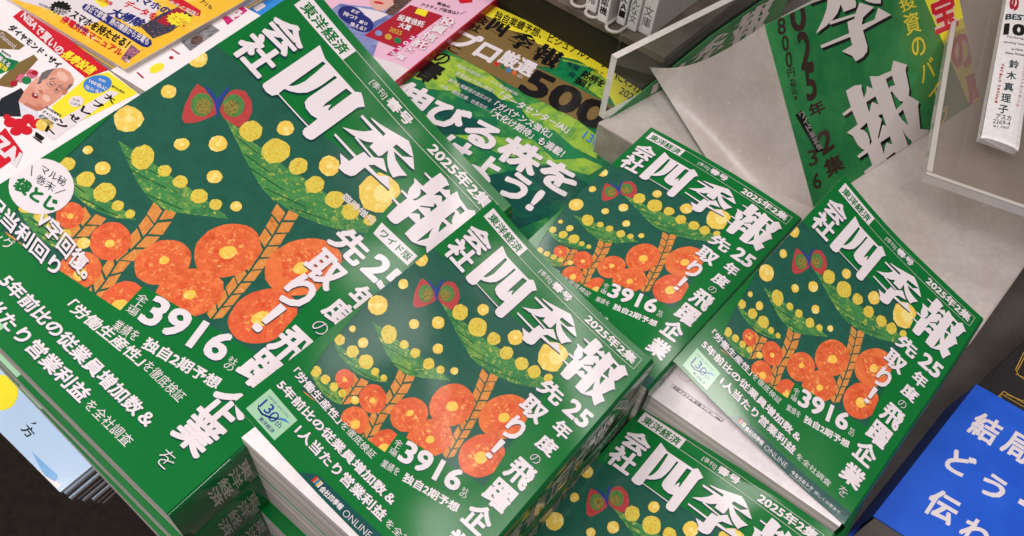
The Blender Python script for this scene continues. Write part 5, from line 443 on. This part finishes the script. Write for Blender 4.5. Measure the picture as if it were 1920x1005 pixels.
# ---------------------------------------------------------------- magazines
PLN = {'PRO': (-51.6, 676.5, -440, -28.16), 'PINK': (-48.1, 674.0, -432, -26.5), 'LEAFLET': (-345.2, 501.6, -433.2, -29.0), 'BLUEMAG': (-290.9, 632.6, -440, -29.0), 'YELLOW': (-472.9, 573.0, -428, -28.8), 'ZAI': (-460.2, 574.3, -434, -34.7), 'SKY': (-294.4, 185.4, -452, -31.49), 'BOOKBLUE': (325.0, 300.9, -440, -30.77), 'NOTE': (338.3, 311.4, -452, 43.31), 'SPINE': (315.8, 444.3, -342, -21.6), 'FLY': (190.4979, 396.9036, -411, -32.962)}
def pln(key, dz=0):
    x, y, z, a = PLN[key]; c, s = math.cos(rad(a)), math.sin(rad(a))
    return lambda u, v, h=0: Vector((x+c*u+s*v, y+s*u-c*v, z+dz+h))
def magazine(name, key, base, rect, t, label, cat='magazine', group=None, sidemat='page_edge', spine=None, pages='page_block', quad=None, bend=None):
    q0 = pln(key)
    if bend: q = lambda u, v, h=0: q0(u, v, h + bend(u, v))
    else: q = q0
    u0, v0, u1, v1 = rect; c = q0((u0+u1)/2, (v0+v1)/2, -t)
    root = thing(name, label, cat, mm(c), rad(PLN[key][3]), group)
    V, Fc, M, mats = sheet(key if key in PRINT else None, base, rect, q, 1, (10, 10) if bend else None, thick=.25); mesh_obj('cover', V, Fc, M, mats, root)
    i = .8; nu = 10 if bend else 1
    top = [q(u0+i+(u1-u0-2*i)*k/nu, v, -.4) for v in (v0+i, v1-i) for k in range(nu+1)]
    V = top + [Vector((p.x, p.y, q0(0, 0, -t).z+.3)) for p in top]; n = nu+1; N = 2*n; Fc = []
    for k in range(nu):
        Fc += [(k, n+k, n+k+1, k+1), (N+k, N+k+1, N+n+k+1, N+n+k), (k, k+1, N+k+1, N+k), (n+k+1, n+k, N+n+k, N+n+k+1)]
    Fc += [(n, 0, N, N+n), (nu, n+nu, N+n+nu, N+nu)]
    mesh_obj(pages, V, Fc, None, [sidemat], root)
    if spine:
        mt, w = spine; V = [q(u1, v, h) for v in (v0, v1) for h in (.05, -t)] + [q(u1+w, v, h) for v in (v0, v1) for h in (-.5, -t)]
        mesh_obj('spine', V, [(0, 4, 6, 2), (4, 5, 7, 6), (0, 1, 5, 4), (2, 6, 7, 3), (1, 3, 7, 5)], None, [mt], root)
    return root
def lower(root, n, t, what, jit=2.5):
    r = root
    for i in range(n):
        r = dup(r, (random.uniform(-jit, jit), random.uniform(-jit, jit), -t), rad(random.uniform(-.8, .8)))
        r['label'] = what; r['group'] = what
m = magazine('stock_magazine', 'PRO', 'probase', (-3, 0, 205, 240), 9, 'dark green magazine with a brown title band and huge white lettering beside the acrylic riser', spine=None, bend=lambda u, v: -8*max(0, (u-60)/140)**2 + 0)
lower(m, 3, 9.3, 'copies stacked under the dark green magazine with the brown title band')
m = magazine('fund_magazine', 'PINK', 'pink', (-140, -80, -1.5, 178), 9, 'pink magazine with a woman in a blue blouse and a dark red panel', spine=('crim', 1.5))
lower(m, 4, 9.2, 'copies stacked under the pink magazine')
m = magazine('money_booklet', 'LEAFLET', 'paper', (-9, -131, 140, 4), 8, 'white booklet with a magenta title square and a banknote picture, behind the left stack')
lower(m, 3, 9, 'copies stacked under the white booklet')
m = magazine('blue_magazine', 'BLUEMAG', 'bluemag', (-40, -160, 90, 100), 7, 'bright blue magazine corner with a white cloud, behind the white booklet')
m = magazine('phone_magazine', 'YELLOW', 'ymag', (-90, -220, 151.5, 0), 8, 'yellow magazine with a smartphone picture and a dark blue headline pill', sidemat='page_edge')
lower(m, 4, 8.5, 'copies stacked under the yellow magazine with the smartphone picture', 1.5)
m = magazine('investor_magazine', 'ZAI', 'paper', (-60, 0, 215, 200), 7, 'white magazine with a red headline strip and an elderly man in glasses')
lower(m, 3, 7.4, 'copies stacked under the white magazine with the red headline strip')
m = magazine('pale_blue_magazine', 'SKY', 'lbmag', (-120, -190, 60, 0), 3.4, 'pale blue magazine with a yellow sun, sticking out under the left stack over the carpet')
stripey = MATS['page_edge_dark']
for i in range(7):
    w_ = 1.6*(i+1)+random.uniform(-1.2, 1.2); PLN['SK%d' % i] = (PLN['SKY'][0]+w_*.85, PLN['SKY'][1]-w_*.1+random.uniform(-1, 1), PLN['SKY'][2]-3.6*(i+1), PLN['SKY'][3]+random.uniform(-.8, .8))
    r = magazine('pale_blue_magazine', 'SK%d' % i, 'lbmag', (-120, -190, 60, -1.2*i+random.uniform(-1, 1)), 3.4, None, spine=('page_edge_dark', 1.2), sidemat='page_edge_dark')
    tag(r, 'grey spined copies fanned out under the pale blue magazine', 'magazine', 'grey spined copies fanned out under the pale blue magazine')

# flyleaf printing of the right-hand book
V, Fc, M, mats = sheet('FLY', 'flyleaf', (1, 1, 126, 180.5), lambda u, v, h: rbf(u*1.0, v, h-.35), 1, (8, 8), thick=.1)
mesh_obj('printed_flyleaf', V, Fc, M, mats, rb)

# blue book and black notebook
def quadbook(name, key, base, quad, z_t, label, cat, side, corners=None, clip=True):
    q = pln(key); xs = [p[0] for p in quad]; ys = [p[1] for p in quad]
    root = thing(name, label, cat, mm(q(sum(xs)/4, sum(ys)/4, -z_t)), rad(PLN[key][3]))
    V, Fc, M, mats = sheet(key, base, (min(xs), min(ys), max(xs), max(ys)), q, 1, None, False) if 0 else (None,)*4
    mats = [base]; V = []; Fc = []; M = []
    def add(vs, fs, h, mi):
        b0 = len(V); V.extend(q(x, y, h) for x, y in vs)
        for f in fs:
            a, b, c = [Vector(vs[i]) for i in f[:3]]; cr = (b-a).x*(c-a).y-(b-a).y*(c-a).x
            Fc.append(tuple(b0+i for i in (f if cr < 0 else f[::-1]))); M.append(mi)
    for li, c, vs, fs in artwork(key):
        if c not in mats: mats.append(c)
        add(vs, fs, (li+1)*.1, mats.index(c))
    n = len(quad); b0 = len(V)
    V.extend(q(x, y, 0) for x, y in quad); V.extend(q(x, y, -1.2) for x, y in quad)
    Fc.append(tuple(range(b0, b0+n))[::-1]); M.append(0)
    for i in range(n): Fc.append((b0+i, b0+(i+1) % n, b0+n+(i+1) % n, b0+n+i)); M.append(0)
    mesh_obj('cover', V, Fc, M, mats, root)
    cx, cy = sum(xs)/n, sum(ys)/n; ins = [(x+(cx-x)*.025, y+(cy-y)*.025) for x, y in quad]
    pv = [q(x, y, h) for h in (-1.2, -z_t+1.2) for x, y in ins]; pf = [(i, (i+1) % n, n+(i+1) % n, n+i) for i in range(n)] + [tuple(range(n)), tuple(range(n, 2*n))]
    mesh_obj('page_block', pv, pf, None, [side], root)
    bv = [q(x, y, h) for h in (-z_t+1.2, -z_t) for x, y in quad]; mesh_obj('back_cover', bv, [(i, (i+1) % n, n+(i+1) % n, n+i) for i in range(n)] + [tuple(range(n)), tuple(range(n, 2*n))], None, [base], root)
    s0, s1 = quad[0], quad[3]; sv = [q(s0[0], s0[1], 0), q(s1[0], s1[1], 0), q(s1[0]-1.5, s1[1], -z_t), q(s0[0]-1.5, s0[1], -z_t)]
    mesh_obj('spine', sv + [Vector(p)+Vector((.4, .2, 0)) for p in sv], [(0, 1, 2, 3), (7, 6, 5, 4), (0, 4, 5, 1), (1, 5, 6, 2), (2, 6, 7, 3), (3, 7, 4, 0)], None, [base], root)
    return root
quadbook('blue_book', 'BOOKBLUE', 'bookblue', [(0, 0), (150, 2), (126, 137), (-25, 136)], 38, 'bright blue book with white lettering in the lower right corner', 'book', 'greypage')
quadbook('black_notebook', 'NOTE', 'notecover', [(-18, 0), (190, 0), (190, 170), (-18, 170)], 26, 'black leather-look book with gold line frames beside the blue book', 'book', 'greypage')

# ---------------------------------------------------------------- riser, clear panels, clear shelf plate
A, B = (54.3, 492.7), (311.9, 315.6)
d1 = (math.cos(rad(46)), math.sin(rad(46))); d2 = (math.cos(rad(51.5)), math.sin(rad(51.5)))
poly = [A, B, (B[0]+d2[0]*520, B[1]+d2[1]*520), (A[0]+d1[0]*560, A[1]+d1[1]*560)]
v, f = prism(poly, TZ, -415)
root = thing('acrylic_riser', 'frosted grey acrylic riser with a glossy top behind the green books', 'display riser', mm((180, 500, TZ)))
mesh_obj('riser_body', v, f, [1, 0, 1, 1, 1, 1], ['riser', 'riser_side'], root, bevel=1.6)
def slab(name, p, d, length, z0, z1, t, mat, parent, edge=None, both=True):
    nx, ny = -d[1], d[0]; q = [(p[0]-nx*t/2, p[1]-ny*t/2), (p[0]+d[0]*length-nx*t/2, p[1]+d[1]*length-ny*t/2), (p[0]+d[0]*length+nx*t/2, p[1]+d[1]*length+ny*t/2), (p[0]+nx*t/2, p[1]+ny*t/2)]
    v, f = prism(q, z0, z1); M = [1, 1, 0, 1, 0, 1] if edge else None
    return mesh_obj(name, v, f, M, [mat] + ([edge] if edge else []), parent)
p = thing('clear_side_panel', 'clear acrylic side panel standing on the left edge of the grey riser', 'acrylic panel', mm((56, 498, -415)))
slab('panel_sheet', (57, 499), d1, 330, -414.9, -355, 6, 'clear', p, 'acryl_edge')
dv = (57/499.0, 1.0); l = math.hypot(*dv); dv = (dv[0]/l, dv[1]/l)
p = thing('clear_back_panel', 'tall thin sheet of clear acrylic seen edge-on beside the white books', 'acrylic panel', mm((60, 520, -415)))
slab('panel_sheet', (60.5, 516), dv, 120, -414.9, -250, 1.6, 'clear', p, 'clear')
# clear plate at the right with its book
P0 = (277.2, 415.2); a1 = rad(-19.4); a2 = rad(70.85); e1 = (math.cos(a1), math.sin(a1)); e2 = (math.cos(a2), math.sin(a2))
q = [P0, (P0[0]+e1[0]*300, P0[1]+e1[1]*300), (P0[0]+e1[0]*300+e2[0]*420, P0[1]+e1[1]*300+e2[1]*420), (P0[0]+e2[0]*420, P0[1]+e2[1]*420)]
p = thing('clear_shelf_plate', 'clear raised acrylic plate at the upper right carrying the white spine', 'acrylic shelf', mm((P0[0]+100, P0[1]+150, -415)))
v, f = prism(q, -366, -360); mesh_obj('plate_sheet', v, f, [0, 0, 1, 1, 1, 1], ['clear_milky', 'clear_edge'], p)
def lip(a, b, w, z):
    dx, dy = b[0]-a[0], b[1]-a[1]; l = math.hypot(dx, dy); n = (-dy/l*w, dx/l*w); v, f = prism([a, b, (b[0]+n[0], b[1]+n[1]), (a[0]+n[0], a[1]+n[1])], z-.05, z+1.4); return mesh_obj('plate_lip', v, f, None, ['clear_edge'], p, bevel=.5)
lip(P0, q[1], 3, -360); lip((P0[0]+e2[0]*420, P0[1]+e2[1]*420), (P0[0]+e2[0]*4.3, P0[1]+e2[1]*4.3), 4, -360)
v, f = prism([(q[2][0]-12, q[2][1]-12), (q[2][0], q[2][1]-12), q[2], (q[2][0]-12, q[2][1])], -415, -366); mesh_obj('plate_foot', v, f, None, ['clear'], p)
s = pln('SPINE'); root = thing('white_spine_book', 'white book showing its rounded spine with vertical black and red lettering', 'book', mm(s(13, -110, -18)), rad(PLN['SPINE'][3]))
sx = lambda u, v, h=0: s(u, v, h)
prof = []
for i in range(9): prof.append((i/8*25.5, -2.0*((i/8-.5)*2)**4))
V, Fc = [], []; k = len(prof)
for v_ in (0, -2, -230):
    for (u_, h_) in prof: V.append(sx(u_, v_, h_-(1.2 if v_ == 0 else 0)))
for j in range(2): Fc += [(j*k+i, j*k+i+1, (j+1)*k+i+1, (j+1)*k+i) for i in range(k-1)]
b0 = len(V)
for v_ in (0, -230): V += [sx(0, v_-(3 if v_ == 0 else 0), -9), sx(25.5, v_-(3 if v_ == 0 else 0), -9)]
Fc += [(0, 2*k, b0+2, b0), (k-1, b0+1, b0+3, 3*k-1), tuple([b0, b0+1] + list(range(k-1, -1, -1))), (b0, b0+2, b0+3, b0+1)]
mesh_obj('book_cover', V, Fc, None, ['whitebook'], root, smooth=False)
V, Fc, M, mats = [], [], [], []
for li, c, vs, fs in artwork('SPINE'):
    if c not in mats: mats.append(c)
    b0 = len(V)
    for x, y in vs:
        uu = x/25.5; V.append(s(x, y, .12 + .08*li - 2.0*(max(-1, min(1, (uu-.5)*2)))**4))
    for f_ in fs:
        a, b, c_ = [Vector(vs[i]) for i in f_[:3]]; cr = (b-a).x*(c_-a).y-(b-a).y*(c_-a).x
        Fc.append(tuple(b0+i for i in (f_ if cr < 0 else f_[::-1]))); M.append(mats.index(c))
mesh_obj('spine_lettering', V, Fc, M, mats, root)

# leaning price card
Q = Vector((156.18, 494.69, -310.63)); hx = Vector((.7292, .6843, 0)); ev = Vector((65.11, -69.38, -104.37)); en = ev.normalized(); nn = hx.cross(en); nn = nn if nn.z > 0 else -nn
H = ev.length
root = thing('price_card', 'leaning green card with large white lettering, dark figures and a yellow stripe', 'sign', mm(Q + hx*110 + ev))
V, Fc, M, mats = sheet('POP', 'pop', (0, 0, 236, H-.5), lambda u, v, h: Q + hx*u + en*v + nn*h, 1, None, thick=.8, back='white2')
mesh_obj('card', V, Fc, M, mats, root)
FC = Vector((93, 546, -395)); FD = Vector((146.5, 446, -411)); BLc = Q+ev
fp = []
for j in range(9):
    for i in range(9):
        a, b = i/8, j/8; p_ = (Q*(1-a)+FC*a)*(1-b) + (BLc*(1-a)+FD*a)*b; p_.z += -14*math.sin(math.pi*a)*(1-.4*b); fp.append(p_)
ff = [(j*9+i, j*9+i+1, (j+1)*9+i+1, (j+1)*9+i) for j in range(8) for i in range(8)]
mesh_obj('folded_flap', [p_+Vector((0, 0, .4)) for p_ in fp] + fp, ff + [tuple(81+k for k in q_[::-1]) for q_ in ff], [0]*64+[1]*64, ['flapgrey', 'pop'], root, smooth=True)
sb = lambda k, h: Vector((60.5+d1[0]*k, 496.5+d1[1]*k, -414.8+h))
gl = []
V = [sb(4, 0), sb(230, 0), sb(230, 52), sb(120, 34)]; refl = mesh_obj('reflection_strip', V+[p_+Vector((.5, -.5, 0)) for p_ in V], [(0, 3, 2, 1), (4, 5, 6, 7), (0, 1, 5, 4), (2, 3, 7, 6), (1, 2, 6, 5), (3, 0, 4, 7)], None, ['pop'], root)  # green strip added to stand in for the sign's reflection in the panel
TV, TF = [], []
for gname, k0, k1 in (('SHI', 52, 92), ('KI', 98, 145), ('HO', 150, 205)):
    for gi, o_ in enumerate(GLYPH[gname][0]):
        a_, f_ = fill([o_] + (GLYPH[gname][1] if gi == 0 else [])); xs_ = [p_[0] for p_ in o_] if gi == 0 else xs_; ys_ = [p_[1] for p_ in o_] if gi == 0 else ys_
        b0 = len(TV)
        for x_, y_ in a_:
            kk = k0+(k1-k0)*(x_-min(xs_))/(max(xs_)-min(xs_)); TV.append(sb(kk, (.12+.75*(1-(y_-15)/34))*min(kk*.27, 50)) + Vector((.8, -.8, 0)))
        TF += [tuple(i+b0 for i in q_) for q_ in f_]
mesh_obj('reflection_lettering', TV, TF, None, ['white2'], refl)
st = [Q+hx*90+en*20-nn*1.2, Q+hx*130+en*20-nn*1.2]; bk = [Vector((p_.x-.0, p_.y+0, -414.8)) + Vector((-28, 30, 0)) for p_ in st]
mesh_obj('card_strut', st+bk+[p_-nn*1 for p_ in st]+[p_+Vector((-.7, .7, 0)) for p_ in bk], [(0, 1, 3, 2), (4, 6, 7, 5), (0, 4, 5, 1), (2, 3, 7, 6), (0, 2, 6, 4), (1, 5, 7, 3)], None, ['white2'], root)

# ---------------------------------------------------------------- shelf behind with white books and wire loops
sa = rad(-34.49); sd = (math.cos(sa), math.sin(sa)); sn = (-sd[1], sd[0])
S0 = (10, 636)
def sp(u, v): return (S0[0]+sd[0]*u+sn[0]*v, S0[1]+sd[1]*u+sn[1]*v)
root = thing('back_shelf', 'dark wooden shelf unit behind the magazines at the top', 'shelf', mm((*sp(0, 100), TZ)))
v, f = prism([sp(-420, 3), sp(118, 3), sp(118, 320), sp(-420, 320)], TZ, -406); mesh_obj('shelf_base', v, f, None, ['shelffront'], root)
v, f = prism([sp(-420, 0), sp(118, 0), sp(118, 320), sp(-420, 320)], -406, -400); mesh_obj('shelf_board', v, f, None, ['shelfwood'], root)
v, f = prism([sp(-420, 330), sp(118, 330), sp(118, 336), sp(-420, 336)], TZ, -100); mesh_obj('shelf_back', v, f, None, ['shelffront'], root)
def up(px_bottom_world, w, d, h, label, txt, tb, side='greybook', lw=.7):
    x, y = px_bottom_world; o = lambda u, v: (x+sd[0]*u+sn[0]*v, y+sd[1]*u+sn[1]*v)
    root = thing('paperback_book', label, 'book', mm((*o(w/2, d/2), -400)), sa)
    v, f = prism([o(0, 0), o(w, 0), o(w, d), o(0, d)], -399.9, -400+h); mesh_obj('book_cover', v, f, [0, 0, 0, 1, 0, 1], ['whitebook', side], root, bevel=1)
    if txt:
        V, Fc = [], []; n = len(txt)
        for i, ch in enumerate(txt):
            g, gf = glyphs(ch, tb); b0 = len(V)
            for a, b in g:
                uu = w*(.5-lw/2+lw*a); zz = 8+(n-1-i+.9*(1-b))*w*lw*1.15; q = o(uu, -.12); V.append((q[0], q[1], -400+zz))
            Fc += [tuple(j+b0 for j in ff) for ff in gf]
        mesh_obj('spine_lettering', V, Fc, None, ['dbrown'], root)
up((36, 628), 12, 100, 150, 'white paperback on the shelf left of the vertical white lettering book, shortest', '社会権', .0)
up((47, 613), 11, 110, 170, 'white paperback with small grey lettering on the shelf, left of the tall clear sheet', '公認機', .03)
up((64.5, 612), 9, 110, 175, 'white paperback with roman capitals on its spine, just right of the tall clear sheet', 'IKAI', .04)
up((73.5, 606), 10, 110, 175, 'slim white paperback between the capitals spine and the thick grey-sided book', 'てんな文', .0)
up((84, 603), 13, 120, 180, 'thick white book with a grey side at the right end of the shelf row', '文庫', .0)
def loop(u, v, r, label):
    cx, cy = sp(u, v); root = thing('wire_loop', label, 'wire holder', mm((cx, cy, -400)), sa); V, Fc = [], []; N_, K = 28, 8
    pts = []
    for i in range(N_+1):
        t = i/N_
        if t < .25: pts.append((-r, 70-70*(t/.25)))
        elif t > .75: pts.append((r, 70*((t-.75)/.25)))
        else: a = math.pi*(1+(t-.25)/.5); pts.append((r*math.cos(a), r*math.sin(a)))
    for i, (a, b) in enumerate(pts):
        p0, p1 = pts[max(0, i-1)], pts[min(N_, i+1)]; tx, ty = p1[0]-p0[0], p1[1]-p0[1]; l = math.hypot(tx, ty); nx, ny = -ty/l, tx/l
        for j in range(K):
            t = 2*math.pi*j/K; ru = a+nx*1.6*math.cos(t); rv = b+ny*1.6*math.cos(t); q = sp(u+ru, v+rv); V.append((q[0], q[1], -398.3+1.6*math.sin(t)))
    for i in range(N_):
        for j in range(K): Fc.append((i*K+j, i*K+(j+1) % K, (i+1)*K+(j+1) % K, (i+1)*K+j))
    mesh_obj('wire', V, Fc, None, ['wire'], root, smooth=True)
loop(18, 10, 7, 'leftmost pale wire loop at the shelf edge near the top')
loop(37, 6, 7, 'middle pale wire loop at the shelf edge, beside the shortest white paperback')
loop(63, 2, 7, 'pale wire loop under the white paperback with small grey lettering')
